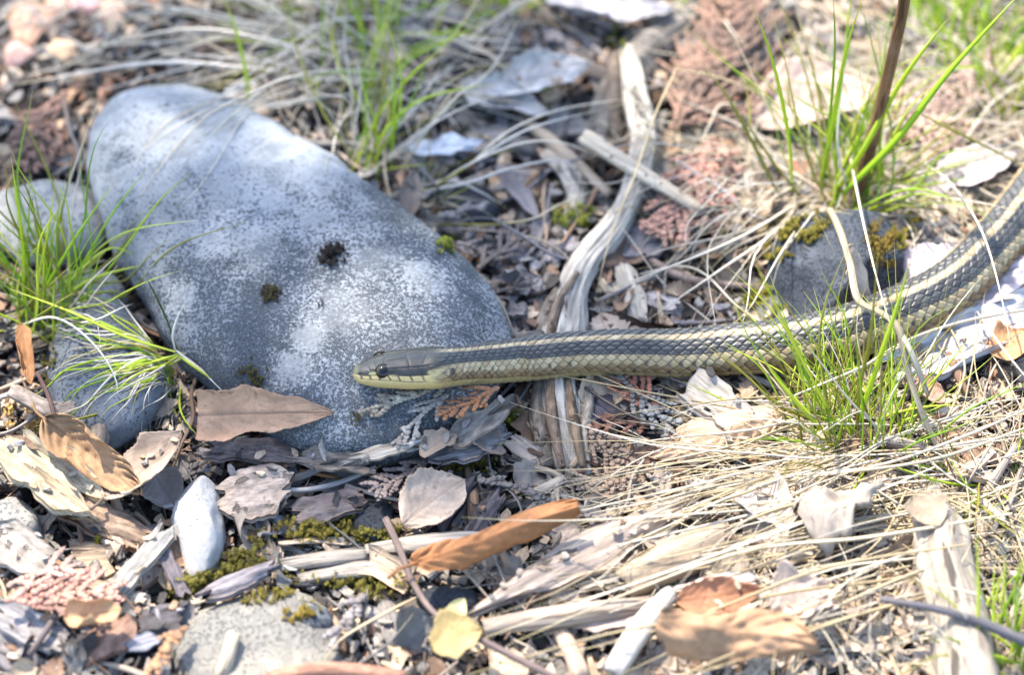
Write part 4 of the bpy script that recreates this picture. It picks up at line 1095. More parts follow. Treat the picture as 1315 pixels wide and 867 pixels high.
hf((1120, 120, 10), (1240, 190, 9), C(226, 188, 168, 0.84), 'pale pink cedar frond behind the brown stalk', 41, 1.2, bead=0.003)
hf((848, 540, 8), (798, 484, 9), C(190, 128, 102, 0.8), 'rust-brown cedar frond tucked under the snake', 5, 1.5, bead=0.002)
hf((846, 550, 6), (752, 552, 6), C(178, 118, 98, 0.78), 'dark rust cedar frond lying across the charcoal wood', 6, 0.6, bead=0.0022, sparse=0.3)
hf((790, 490, 9), (884, 574, 9), C(180, 176, 168, 0.72), 'grey-white sparse cedar frond over the charred wood', 7, 0.75, bead=0.0026, sparse=0.5)
hf((752, 558, 7), (818, 630, 7), C(182, 154, 132, 0.8), 'tan-brown cedar frond right of the root foot', 8, 1.0, bead=0.0023)
hf((588, 500), (466, 536), C(206, 198, 178, 0.84), 'cream cedar frond under the snake head', 9, 0.5, bead=0.0026, sparse=0.35, lift=0.0035)
hf((576, 512), (506, 572), C(182, 174, 166, 0.8), 'grey-taupe cedar frond below the snake neck', 10, 0.8, bead=0.0025, lift=0.003)
hf((642, 514, 20), (566, 550, 19), C(192, 136, 96, 0.66), 'small orange cedar frond left of the driftwood root', 11, 0.75, bead=0.0022, lift=0.006)
hf((556, 596, 7), (480, 642, 7), C(168, 150, 142, 0.78), 'taupe cedar frond in front of the stone above the tan scrap', 12, 0.9, bead=0.0024)
hf((8, 790, 9), (146, 764, 9), C(232, 170, 150, 0.84), 'pink cedar frond at the lower left edge', 13, 1.0, bead=0.0026, lift=0.006)
hf((10, 766, 9), (100, 738, 9), C(226, 184, 166, 0.84), 'pale pink cedar frond above the pink one at lower left', 131, 0.9, bead=0.0026, lift=0.006)
hf((612, 628, 6), (712, 644, 6), C(178, 172, 168, 0.8), 'grey beaded cedar frond above the orange-brown leaf', 14, 0.35, bead=0.0028, sparse=0.6)
hf((244, 812, 10), (186, 866, 10), C(228, 172, 126, 0.84), 'orange-tan cedar frond at the bottom beside the sandy stone', 15, 0.5, bead=0.0032, sparse=0.4)
hf((1050, 520, 7), (1124, 466, 8), C(222, 178, 160, 0.82), 'pink cedar frond behind the lower right grass tuft', 16, 1.0, bead=0.0027)
hf((612, 356, 6), (676, 306, 7), C(148, 134, 126, 0.76), 'dull taupe cedar frond right of the stone tip', 17, 0.9, bead=0.0022)
hf((586, 322, 6), (640, 336, 6), C(156, 146, 140, 0.76), 'grey cedar frond at the right edge of the stone', 18, 0.6, bead=0.0024, sparse=0.3)
hf((470, 770, 7), (420, 838, 7), C(176, 168, 166, 0.8), 'grey cedar frond at the bottom left of the mauve twig', 19, 0.6, bead=0.003, sparse=0.3)
hf((560, 290, 5), (622, 276, 6), C(168, 162, 160, 0.78), 'pale grey beaded frond on the black stone', 20, 0.3, bead=0.003, sparse=0.6)
hf((740, 660, 6), (800, 690, 6), C(188, 176, 170, 0.8), 'grey frond right of the orange-brown leaf tip', 21, 0.6, bead=0.0026, sparse=0.4)

# ------------------------------------------------------------------ moss cushions
MOSSY = []
def moss(cx, cy, rx, ry, n, color, label, hgt=0.0022, rot=0.0, spike=1.0):
    MOSSY.append((cx, cy, rx, ry, rot))
    V, F = [], []
    r = random.Random(int(cx * 31 + cy))
    got = 0
    for i in range(n):
        a, k = r.uniform(0, 2 * math.pi), math.sqrt(r.random()) * 1.25
        if vn(np.array([[k * math.cos(a) * 2.2 + cx, k * math.sin(a) * 2.2 + cy, 0.5]]))[0] < -0.05 + 0.25 * (k - 0.6): continue
        ex, ey = rx * k * math.cos(a), ry * k * math.sin(a)
        p, nn, idx = S(cx + ex * math.cos(rot) - ey * math.sin(rot), cy + ex * math.sin(rot) + ey * math.cos(rot))
        if idx == 0: p = p + Vector((0, 0, r.uniform(0.002, 0.007)))
        up = (nn * 0.8 + Vector((r.uniform(-.5, .5), r.uniform(-.5, .5), 0.7))).normalized()
        h = hgt * 0.8 * r.uniform(0.4, 1.3) * (1.15 - 0.55 * min(k, 1))
        sx = up.orthogonal().normalized(); sy = up.cross(sx)
        nl = 4
        for lv in range(4):
            f = 0.15 + 0.27 * lv
            for q in range(nl):
                an = q * 2 * math.pi / nl + lv * 0.8 + i
                d = sx * math.cos(an) + sy * math.sin(an); e = up.cross(d)
                b0 = p + up * h * f
                ln = h * r.uniform(0.34, 0.5) * (1.15 - 0.5 * f) * spike
                wv = ln * 0.28
                j = len(V)
                V += [b0 - e * wv * 0.5, b0 + d * ln * 0.5 + e * wv + up * ln * 0.35, b0 + d * ln + up * ln * 0.75, b0 + d * ln * 0.5 - e * wv + up * ln * 0.35]
                F += [[j, j + 1, j + 2, j + 3]]
    V = np.array([list(v) for v in V])
    Vb, c = rebase(V)
    o = link('moss_cushion', mesh('moss_cushion', Vb, F, MAT['moss']), None, color); o.location = c
    return tag(o, label, 'moss')
OLV, BRT, DRK = C(134, 126, 58, 0.68), C(150, 156, 58, 0.72), C(70, 66, 44, 0.6)
moss(426, 331, 17, 12, 150, C(52, 44, 42, 0.6), 'spiky blackish moss tuft in the middle of the large stone', 0.0042)
moss(348, 378, 14, 10, 150, C(88, 80, 48, 0.6), 'small dark olive moss dot on the large stone', 0.0022)
moss(324, 483, 16, 22, 220, C(98, 92, 46, 0.62), 'olive moss patch near the lower left edge of the large stone', 0.0022, 0.5)
moss(412, 392, 5, 5, 24, C(44, 42, 40, 0.6), 'tiny black moss speck above the pale blotch on the stone', 0.0014)
moss(461, 538, 12, 9, 70, C(92, 84, 48, 0.6), 'thin dark moss smear below the snake head', 0.0012)
moss(398, 166, 18, 10, 130, C(58, 48, 46, 0.6), 'spiky dark burr-like moss at the upper edge of the stone', 0.0042)
moss(574, 317, 13, 9, 150, BRT, 'bright green moss tuft at the right edge of the large stone', 0.003)
moss(736, 292, 22, 16, 260, BRT, 'bright green moss left of the driftwood root', 0.0032)
moss(252, 762, 38, 16, 420, OLV, 'olive moss at the foot of the white pebble', 0.0034, -0.6)
moss(318, 728, 40, 16, 360, OLV, 'olive moss between the white pebble and grey sticks', 0.003, -0.3)
moss(404, 696, 60, 14, 460, C(142, 130, 56, 0.7), 'yellow-olive moss strip above the short grey stick', 0.0034, -0.05)
moss(440, 772, 52, 22, 420, OLV, 'patchy olive moss in front of the grey sticks', 0.003, 0.1)
moss(290, 744, 36, 12, 320, OLV, 'olive moss just right of the white pebble foot', 0.0034, -0.4)
moss(478, 690, 34, 10, 240, OLV, 'olive moss behind the tapered grey split stick', 0.0034)
moss(345, 764, 30, 10, 220, C(142, 130, 56, 0.7), 'ochre moss under the lilac-grey chip', 0.003, -0.2)
moss(500, 762, 30, 12, 200, OLV, 'thin olive moss left of the orange-brown leaf', 0.003)
moss(380, 786, 26, 14, 200, C(150, 130, 54, 0.7), 'golden moss on the edge of the sandy stone', 0.003)
moss(604, 612, 42, 10, 260, OLV, 'olive moss left of the driftwood root foot', 0.003, -0.1)
moss(656, 552, 13, 22, 180, C(150, 144, 48, 0.7), 'small yellowish moss patch under the snake beside the root', 0.003)
moss(1016, 306, 46, 18, 520, C(140, 130, 52, 0.7), 'golden green moss along the upper left edge of the dark rock', 0.0034, -0.55)
moss(980, 396, 26, 18, 380, C(144, 138, 54, 0.7), 'bright olive moss cushion at the left foot of the dark rock', 0.0036)
moss(1132, 316, 22, 26, 360, C(132, 110, 46, 0.68), 'brown-gold moss on the right shoulder of the dark rock', 0.0034)
moss(1166, 300, 20, 20, 220, C(150, 140, 44, 0.7), 'olive moss beside the rock under the straw', 0.003)
moss(700, 132, 14, 9, 120, BRT, 'blurred green moss between the white leaf scraps', 0.003)
moss(128, 716, 10, 10, 90, C(176, 168, 44, 0.76), 'small yellow-green moss tuft left of the long grey splinter', 0.003)
moss(38, 552, 26, 20, 240, C(222, 186, 110, 0.8), 'cream-yellow crusty lichen at the left edge', 0.0026)
moss(60, 470, 14, 24, 160, C(96, 92, 44, 0.62), 'dark moss between left grass tuft and dark stone', 0.003)
moss(790, 60, 10, 14, 120, C(136, 140, 50, 0.7), 'green moss at the top end of the driftwood root', 0.003)
moss(580, 8, 16, 8, 120, C(150, 140, 40, 0.7), 'yellow-green moss at the top edge behind the stone', 0.003)

# ------------------------------------------------------------------ loose litter: every piece its own object, meshes shared
def zone(x, y):
    if y < 235 and x < 300: return 'behind the large stone at upper left'
    if y < 235 and x < 560: return 'under the dry grass behind the large stone'
    if y < 470 and x < 200: return 'among the grass at the left edge'
    if y < 440 and x < 770: return 'between the large stone and driftwood root'
    if y < 440 and x < 1000: return 'between the driftwood root and dark rock'
    if y < 440: return 'in the straw around the brown stalk'
    if x < 240: return 'at lower left around the white pebble'
    if x < 640 and y < 700: return 'in front of the large stone'
    if x < 640: return 'around the grey sticks at the bottom'
    if y < 620 and x < 1000: return 'below the snake right of the root'
    if y < 620: return 'under the lower right grass tuft'
    return 'in the sunlit straw at lower right'
TONES = {'grey': [C(152, 147, 141, 0.7), C(134, 130, 126, 0.66), C(172, 165, 156, 0.72)], 'dark': [C(98, 90, 82, 0.62), C(112, 102, 92, 0.64), C(82, 78, 76, 0.6)],
         'brown': [C(150, 122, 102, 0.72), C(128, 104, 88, 0.7), C(170, 138, 112, 0.74)], 'tan': [C(204, 182, 154, 0.8), C(190, 166, 140, 0.8)],
         'pale': [C(204, 184, 164, 0.7), C(192, 178, 162, 0.7), C(212, 192, 172, 0.72)], 'lilac grey': [C(164, 157, 155, 0.74), C(150, 145, 145, 0.72)],
         'rust': [C(176, 128, 100, 0.66), C(188, 142, 116, 0.68)]}
ZT = {'upper left': (('brown', 3), ('dark', 2), ('grey', 4), ('rust', 0.8), ('tan', 3), ('pale', 1)), 'dry grass': (('grey', 3), ('dark', 3), ('tan', 1), ('pale', 1)), 'left edge': (('grey', 2), ('brown', 3), ('dark', 2)),
      'stone and driftwood': (('grey', 4), ('lilac grey', 3), ('dark', 1.6), ('brown', 2), ('tan', 1.2)), 'dark rock': (('grey', 3), ('lilac grey', 2), ('dark', 1.2), ('tan', 3), ('brown', 2)),
      'brown stalk': (('pale', 3), ('tan', 3), ('rust', 0.5), ('grey', 3)), 'white pebble': (('grey', 3), ('brown', 3), ('dark', 1.2), ('tan', 3), ('lilac grey', 1), ('pale', 1)),
      'front of the large': (('grey', 4), ('brown', 2), ('dark', 1.3), ('lilac grey', 2), ('tan', 2)), 'grey sticks': (('grey', 4), ('brown', 2), ('dark', 2), ('tan', 2), ('pale', 1)),
      'below the snake': (('grey', 3), ('dark', 1.8), ('brown', 3), ('tan', 2.5), ('pale', 1)), 'lower right grass': (('tan', 3), ('brown', 2), ('pale', 2), ('rust', 1)), 'sunlit': (('pale', 6), ('tan', 3.5), ('brown', 1), ('grey', 1.5))}
def tone_at(x, y, r):
    z = zone(x, y)
    for k, v in ZT.items():
        if k in z: break
    t = r.choices([a for a, _ in v], [b for _, b in v])[0]
    return t, r.choice(TONES[t]), z
LIB = {'bark_flake': [], 'wood_splinter': [], 'leaf_scrap': [], 'pebble': [], 'cedar_sprig': [], 'wood_chip': [], 'twig': [], 'straw_bit': []}
for k in range(18):
    V, F, gc = chip_mesh(200 + k, 0.02, 0.0075 + 0.006 * (k % 4) / 3, 0.0016 + 0.0012 * (k % 3), nu=12, nv=7, rough=0.0006, jag=0.22, ridge=0.0005, bend=0.1 * ((k % 5) - 2) / 2)
    LIB['bark_flake'].append(mesh('bark_flake', V, F, MAT['bark' if k % 2 else 'wood'], gc))
for k in range(16):
    r = random.Random(k)
    p = [np.array((-0.015, 0, 0)), np.array((0, r.uniform(-.0015, .0015), r.uniform(-.001, .0012))), np.array((0.015, r.uniform(-.001, .001), 0))]
    V, F, gc = tube(p, [0.0011, 0.0015 + 0.0006 * (k % 3), 0.001], n=9, m=12, ridge=0.3, seed=k, flat=0.55 + 0.15 * (k % 3), jag=1.2, lump=0.15)
    LIB['wood_splinter'].append(mesh('wood_splinter', V, F, MAT['wood'], gc))
for k in range(14):
    V, F, gc, vein = leaf_mesh(300 + k, 0.018, 0.012 + 0.003 * (k % 3), 0.25 + 0.1 * (k % 4), 0.5 * math.sin(k * 2.1), wrinkle=0.0014, teeth=0.15, ragged=0.6, nu=22, nv=13, veins=6)
    n0 = len(V)
    V2 = np.vstack([V, V - [0, 0, 0.00025]]); F2 = F + [[i + n0 for i in f[::-1]] for f in F]
    LIB['leaf_scrap'].append(mesh('leaf_scrap', V2, F2, MAT['leaf'], np.vstack([gc, gc]), {'vein': np.concatenate([vein, vein])}))
for k in range(10):
    us, vs = np.linspace(0, np.pi, 9), np.linspace(0, 2 * np.pi, 14, endpoint=False)
    V = np.array([(0.0045 * math.sin(a) * math.cos(c), 0.0034 * math.sin(a) * math.sin(c), 0.0024 * math.cos(a)) for a in us for c in vs])
    V = V * (1 + 0.42 * fbm(V * 260, 2, 400 + k))[:, None]
    LIB['pebble'].append(mesh('pebble', V, grid_faces(9, 14, True), MAT['pebble'], smooth=k % 2 == 0))
for k in range(8):
    V, F = frond_geo(500 + k, 0.016, 0.8, 1.0, 0.0021, 0.4)
    LIB['cedar_sprig'].append(mesh('cedar_sprig', V, F, MAT['frond']))
for k in range(14):
    V, F, gc = chip_mesh(700 + k, 0.013, 0.0055 + 0.003 * (k % 3), 0.0022 + 0.0008 * (k % 3), nu=9, nv=5, rough=0.0005, jag=0.12, ridge=0.0006, taper=0.25)
    LIB['wood_chip'].append(mesh('wood_chip', V, F, MAT[('wood', 'bark', 'pitted', 'wood')[k % 4]], gc))
for k in range(12):
    r = random.Random(k + 50)
    p = [np.array((-0.02 + 0.01 * j, r.uniform(-.002, .002), r.uniform(-.0008, .0012))) for j in range(5)]
    V, F, gc = tube(p, [0.0007, 0.0008, 0.0007, 0.0006, 0.0004], n=6, m=16, ridge=0.15, seed=k, jag=0.6, lump=0.25)
    LIB['twig'].append(mesh('twig', V, F, MAT['wood'], gc))
for k in range(12):
    r = random.Random(k + 90)
    p = [np.array((-0.02 + 0.01 * j, r.uniform(-.0025, .0025), r.uniform(0, .002))) for j in range(5)]
    V, F, gc = blade_geo(p, 0.0009, n=14, seed=k)
    LIB['straw_bit'].append(mesh('straw_bit', V, F, MAT['straw'], gc))
NAMES = {'wood_chip': ('wood chip', 'wood'), 'twig': ('thin twig', 'twig'), 'straw_bit': ('broken straw', 'straw'), 'bark_flake': ('bark flake', 'bark'), 'wood_splinter': ('wood splinter', 'splinter'), 'leaf_scrap': ('dead leaf scrap', 'leaf'), 'pebble': ('angular pebble', 'pebble'), 'cedar_sprig': ('cedar sprig', 'sprig')}
LAND = [(60, 180, 'the reddish frond at upper left'), (60, 40, 'the peach pebbles'), (200, 60, 'the blurred straw at upper left'), (325, 130, 'the small white stone'), (390, 40, 'the straw at the top'),
        (470, 90, 'the top grass clump'), (462, 228, 'the tuft by the stone'), (395, 172, 'the burr-like moss'), (570, 200, 'the bluish white scrap'), (600, 265, 'the black stone'), (540, 265, 'the hanging grey leaf'),
        (680, 120, 'the white leaf scraps'), (720, 20, 'the lilac-white leaf'), (735, 250, 'the bent bark curl'), (735, 292, 'the bright moss'), (640, 335, 'the taupe frond'), (660, 410, 'the right tip of the stone'),
        (745, 320, 'the lilac plank'), (850, 60, 'the thick log'), (940, 100, 'the large rust frond'), (830, 220, 'the cream speckled stick'), (890, 260, 'the salmon frond'), (812, 385, 'the dotted plank'), (870, 350, 'the knobbly twig'),
        (930, 330, 'the straw left of the rock'), (980, 395, 'the moss cushion by the rock'), (1040, 140, 'the large pink leaf'), (1100, 200, 'the brown stalk'), (1200, 120, 'the pale pink fronds'), (1290, 100, 'the upper right grass'),
        (1230, 240, 'the pale lilac leaf'), (1170, 320, 'the right side of the rock'), (50, 300, 'the whitish left stone'), (60, 400, 'the left grass tuft'), (40, 550, 'the crusty lichen'), (120, 560, 'the knee-bent stick'),
        (60, 620, 'the split cream slab'), (120, 620, 'the golden leaf'), (190, 620, 'the grey-brown leaf'), (255, 680, 'the white pebble'), (170, 740, 'the long grey splinter'), (80, 765, 'the pink frond'), (40, 830, 'the corner plank'),
        (125, 805, 'the tan folded leaf'), (205, 806, 'the dark flat bark'), (330, 830, 'the sandy stone'), (325, 640, 'the cracked bark slab'), (330, 588, 'the bark under the stone leaf'), (345, 725, 'the olive moss'), (420, 660, 'the rough bark strip'),
        (440, 600, 'the white curved twig'), (480, 670, 'the blackish green stone'), (515, 620, 'the taupe frond in front'), (555, 650, 'the tan cupped scrap'), (600, 590, 'the layered bark'), (610, 535, 'the orange frond'), (600, 660, 'the ribbed splinters'),
        (480, 728, 'the grey sticks'), (440, 775, 'the patchy moss'), (580, 770, 'the dark stone under the leaf'), (590, 830, 'the yellow leaf'), (500, 820, 'the mauve twig'), (640, 710, 'the orange-brown leaf'), (720, 570, 'the root foot'),
        (785, 535, 'the charcoal wedge'), (790, 590, 'the tan-brown frond'), (835, 580, 'the charred wood'), (910, 535, 'the chunky white chip'), (920, 570, 'the pale tan leaf'), (970, 500, 'the snake belly'), (1090, 500, 'the lower green tuft'),
        (1180, 515, 'the brown curled leaf'), (1240, 450, 'the white bark slab'), (1280, 560, 'the right edge straw'), (760, 710, 'the splintered strip'), (860, 720, 'the bark roll'), (730, 800, 'the horizontal pale stick'), (830, 810, 'the upright white stick'),
        (950, 840, 'the big rolled leaf'), (900, 780, 'the brown curled edge'), (985, 670, 'the whitish leaf scrap'), (1075, 660, 'the whitish cupped leaf'), (1005, 770, 'the half-hidden white stone'), 
        (1215, 740, 'the whitish root'), (1290, 700, 'the tangled right clump'), (1290, 850, 'the bottom right grass'), (1150, 850, 'the bottom edge by the root'), (860, 650, 'the straw sheaf')]
def where(x, y):
    d, lx, ly, nm = min(((x - a) ** 2 + ((y - b) * 1.2) ** 2, a, b, n) for a, b, n in LAND)
    dx, dy = x - lx, y - ly
    if abs(dx) > abs(dy): rel = 'right of' if dx > 0 else 'left of'
    else: rel = 'below' if dy > 0 else 'above'
    return rel + ' ' + nm
USED = set()
def scatter(kind, n, smin, smax, zmax, tilt, seed):
    r = random.Random(seed)
    done = tries = 0
    while done < n and tries < n * 5:
        tries += 1
        x, y = r.uniform(-45, 1365), r.uniform(-45, 915)
        p, nn, idx = S(x, y)
        if 1 <= idx < NSTONE: continue
        if idx >= NSTONE: continue
        hit = False
        for (mx, my, rx, ry, rt) in MOSSY:
            ex, ey = (x - mx) * math.cos(rt) + (y - my) * math.sin(rt), -(x - mx) * math.sin(rt) + (y - my) * math.cos(rt)
            if (ex / rx) ** 2 + (ey / ry) ** 2 < 1.1: hit = True
        if hit and r.random() < 0.85: continue
        t, c, z = tone_at(x, y, r)
        if kind == 'pebble' and t in ('tan', 'rust'): t, c = 'dark', r.choice(TONES['dark'])
        if kind == 'cedar_sprig' and t == 'dark': t, c = 'brown', r.choice(TONES['brown'])
        k = r.uniform(0.85, 1.12)
        u = r.random() ** 1.7
        rz = r.uniform(0, 6.283)
        nm, cat = NAMES[kind]
        sz = 'tiny' if u < 0.15 else 'small' if u < 0.5 else 'broad' if kind in ('bark_flake', 'leaf_scrap') else 'large' if kind in ('pebble', 'wood_chip') else 'long'
        an = math.degrees(rz) % 180
        ori = '' if kind == 'pebble' else ' level' if an < 22 or an > 158 else ' upright' if 68 < an < 112 else ' right-slanting' if an < 90 else ' left-slanting'
        lb_ = f'{sz}{ori} {t} {nm} {where(x, y)}'
        if lb_ in USED: continue
        USED.add(lb_)
        o = bpy.data.objects.new(kind, r.choice(LIB[kind])); col.objects.link(o)
        o.color = (c[0] * k, c[1] * k, c[2] * k, 1)
        s = smin + (smax - smin) * u
        if kind in ('bark_flake', 'wood_splinter'): o.scale = (s * r.uniform(0.8, 1.3), s * r.uniform(0.75, 1.2), s * r.uniform(0.8, 1.3))
        else: o.scale = (s, s, s)
        o.rotation_euler = (r.gauss(0, tilt), r.gauss(0, tilt), rz)
        o.location = p + Vector((0, 0, r.uniform(0.0006, zmax)))
        tag(o, lb_, cat, f'{nm}s {z}')
        done += 1
scatter('bark_flake', 300, 0.35, 1.05, 0.006, 0.25, 1)
scatter('wood_chip', 290, 0.5, 1.3, 0.006, 0.28, 6)
scatter('wood_splinter', 295, 0.35, 1.1, 0.007, 0.2, 2)
scatter('leaf_scrap', 300, 0.45, 1.2, 0.007, 0.28, 3)
scatter('pebble', 150, 0.35, 0.8, 0.002, 0.5, 4)
scatter('cedar_sprig', 220, 0.6, 1.3, 0.008, 0.2, 5)
scatter('twig', 220, 0.5, 1.2, 0.008, 0.12, 7)
scatter('straw_bit', 240, 0.5, 1.3, 0.010, 0.15, 8)

# crumbs too small to tell apart: one object
N = 34000
cp = np.stack([rng.uniform(-0.2, 0.2, N), rng.uniform(-0.17, 0.24, N)], -1)
cz = ground_z(cp[:, 0], cp[:, 1]) + rng.uniform(0, 0.0035, N)
size = 0.0006 + 0.0017 * rng.random(N) ** 2.2
base8 = np.array([(-1, -1, -1), (1, -1, -1), (1, 1, -1), (-1, 1, -1), (-1, -1, 1), (1, -1, 1), (1, 1, 1), (-1, 1, 1)], float)
f8 = np.array([(3, 2, 1, 0), (4, 5, 6, 7), (0, 1, 5, 4), (1, 2, 6, 5), (2, 3, 7, 6), (3, 0, 4, 7)])
a1, a2, a3 = rng.uniform(0, 6.28, N), rng.normal(0, 0.5, N), rng.normal(0, 0.5, N)
loc = base8[None] * (size[:, None] * np.stack([rng.uniform(0.8, 2.4, N), rng.uniform(0.5, 1.1, N), rng.uniform(0.25, 0.6, N)], -1))[:, None, :] * rng.uniform(0.6, 1.3, (N, 8, 3))
def rot(v, a, i, j):
    c, s = np.cos(a)[:, None], np.sin(a)[:, None]
    w = v.copy(); w[..., i] = v[..., i] * c - v[..., j] * s; w[..., j] = v[..., i] * s + v[..., j] * c
    return w
loc = rot(rot(rot(loc, a2, 1, 2), a3, 0, 2), a1, 0, 1)
CV = (loc + np.concatenate([cp, cz[:, None]], 1)[:, None, :]).reshape(-1, 3)
CF = (f8[None] + (np.arange(N) * 8)[:, None, None]).reshape(-1, 4).tolist()
pal = np.array([C(48, 44, 41, 0.6), C(72, 66, 61, 0.62), C(108, 101, 94, 0.66), C(150, 140, 128, 0.7), C(118, 96, 78, 0.66), C(48, 48, 52, 0.62), C(196, 180, 160, 0.78)])
pr = rng.choice(len(pal), N, p=[.24, .22, .16, .1, .12, .1, .06])
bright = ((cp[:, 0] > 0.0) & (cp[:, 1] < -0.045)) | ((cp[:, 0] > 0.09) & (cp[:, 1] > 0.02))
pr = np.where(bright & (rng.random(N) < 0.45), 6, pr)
CC = np.repeat(pal[pr] * rng.uniform(0.8, 1.15, N)[:, None], 8, 0)
o = link('litter_crumbs', mesh('litter_crumbs', CV, CF, MAT['crumb'], cattr={'tone': CC}, smooth=False))
tag(o, 'fine crumbs of bark, grit and needles covering the soil', 'litter', None, 'stuff')

# broken fragments by the thousand, too many to tell apart: one object
NF = 6800
r = random.Random(77)
FV, FF, FC = [], [], []
tz_ = np.random.default_rng(5)
cand = [(r.uniform(-60, 1380), r.uniform(-60, 930)) for _ in range(NF * 2)]
cq = np.array([P(x, y, 0.003) for x, y in cand])
cg = ground_z(cq[:, 0], cq[:, 1])
i = 0
for (x, y), q, gz0 in zip(cand, cq, cg):
    if i >= NF: break
    if top_z(q[0], q[1]) > gz0 + 0.003: continue
    t, c, z = tone_at(x, y, r)
    kcol = r.uniform(0.75, 1.15)
    L_, W_2 = r.uniform(0.0016, 0.0052) * (0.7 + 0.6 * r.random()), r.uniform(0.0009, 0.0026)
    M = Matrix.Rotation(r.uniform(0, 6.28), 3, 'Z') @ Matrix.Rotation(r.gauss(0, 0.35), 3, 'X') @ Matrix.Rotation(r.gauss(0, 0.3), 3, 'Y')
    zf = gz0 + r.uniform(0.0008, 0.0055)
    for t_, bx_ in zip(DROP, DBOX):
        if bx_[0] <= q[0] <= bx_[1] and bx_[2] <= q[1] <= bx_[3]:
            h_ = t_.ray_cast(Vector((q[0], q[1], 0.3)), Vector((0, 0, -1)))
            if h_[0] is not None: zf = max(zf, h_[0].z + 0.0006)
    if zf > gz0 + 0.006:
        if r.random() < 0.84: continue
        L_, W_2 = L_ * 0.6, W_2 * 0.6
    o_ = Vector((q[0], q[1], zf))
    T_ = r.uniform(0.0002, 0.0009); b0 = len(FV); bend_ = r.uniform(-0.25, 0.35)
    ring = []
    for k in range(7):
        a_ = k / 7 * 6.283 + r.uniform(-0.3, 0.3); k2 = r.uniform(0.6, 1.15)
        lx, ly = L_ * math.cos(a_) * k2, W_2 * math.sin(a_) * k2
        ring.append((lx, ly, bend_ * lx * lx / L_ + r.uniform(-1, 1) * 0.0003))
    for (lx, ly, lz) in ring: FV.append(tuple(o_ + M @ Vector((lx, ly, lz + T_ / 2))))
    for (lx, ly, lz) in ring: FV.append(tuple(o_ + M @ Vector((lx * 0.94, ly * 0.94, lz - T_ / 2))))
    FV.append(tuple(o_ + M @ Vector((0, 0, T_ * 0.8))))
    for k in range(7):
        m_ = (k + 1) % 7
        FF += [[b0 + k, b0 + m_, b0 + 14], [b0 + m_, b0 + k, b0 + 7 + k, b0 + 7 + m_]]
    FF.append([b0 + 13 - k for k in range(7)])
    FC += [(c[0] * kcol, c[1] * kcol, c[2] * kcol)] * 15
    i += 1
o = link('litter_fragments', mesh('litter_fragments', FV, FF, MAT['crumb'], cattr={'tone': FC}, smooth=False))
tag(o, 'mat of small broken leaf, bark and twig fragments between the larger pieces', 'litter', None, 'stuff')

# ------------------------------------------------------------------ grass
GREEN = [C(190, 212, 62, 0.92), C(168, 202, 50, 0.9), C(206, 218, 80, 0.92), C(146, 184, 52, 0.85)]
YELG = [C(176, 176, 70, 0.7), C(190, 178, 84, 0.7), C(160, 160, 56, 0.66)]
DRY = [C(228, 214, 187, 0.76), C(236, 225, 202, 0.8), C(212, 193, 158, 0.7), C(224, 212, 192, 0.74)]
GREY = [C(216, 208, 192, 0.8), C(228, 220, 206, 0.84), C(196, 184, 162, 0.76)]
GOLD = [C(232, 215, 180, 0.76), C(222, 200, 156, 0.71), C(238, 225, 198, 0.8), C(206, 184, 142, 0.66)]
_bl = [0]
def add_blade(root_o, path, w_px, color, mat, name='blade'):
    _bl[0] += 1
    V, F, gc = blade_geo(path, w_px * MPP, seed=_bl[0] * 0.37)
    o = link(name, mesh(name, V - np.array(root_o.location), F, MAT[mat], gc), root_o, color)
    return o
def grow(base, head, el, L, droop, r, kink=0.0):
    h = np.array((math.cos(head), math.sin(head), 0)); pts = []
    sv = np.array((-h[1], h[0], 0)); side = sv * r.gauss(0, 0.2)
    ph, am = r.uniform(0, 6.28), r.uniform(0, 0.035)
    brk = r.uniform(0.45, 0.9) if r.random() < 0.22 else 9
    ba = r.uniform(-0.9, 0.9)
    for t in np.linspace(0, 1, 9):
        p = base + L * (h * t * math.cos(el) + side * t * t + sv * (am * math.sin(ph + t * 7) - am * math.sin(ph)) + (sv * ba - np.array((0, 0, 0.35))) * max(0, t - brk) + np.array((0, 0, t * math.sin(el) - droop * t * t)))
        pts.append(p)
    gz = ground_z(np.array([p[0] for p in pts]), np.array([p[1] for p in pts]))
    for i, p in enumerate(pts): p[2] = max(p[2], gz[i] + 0.0015 + 0.004 * (i > 0) * r.random(), top_z(p[0], p[1]) + 0.001)
    return pts
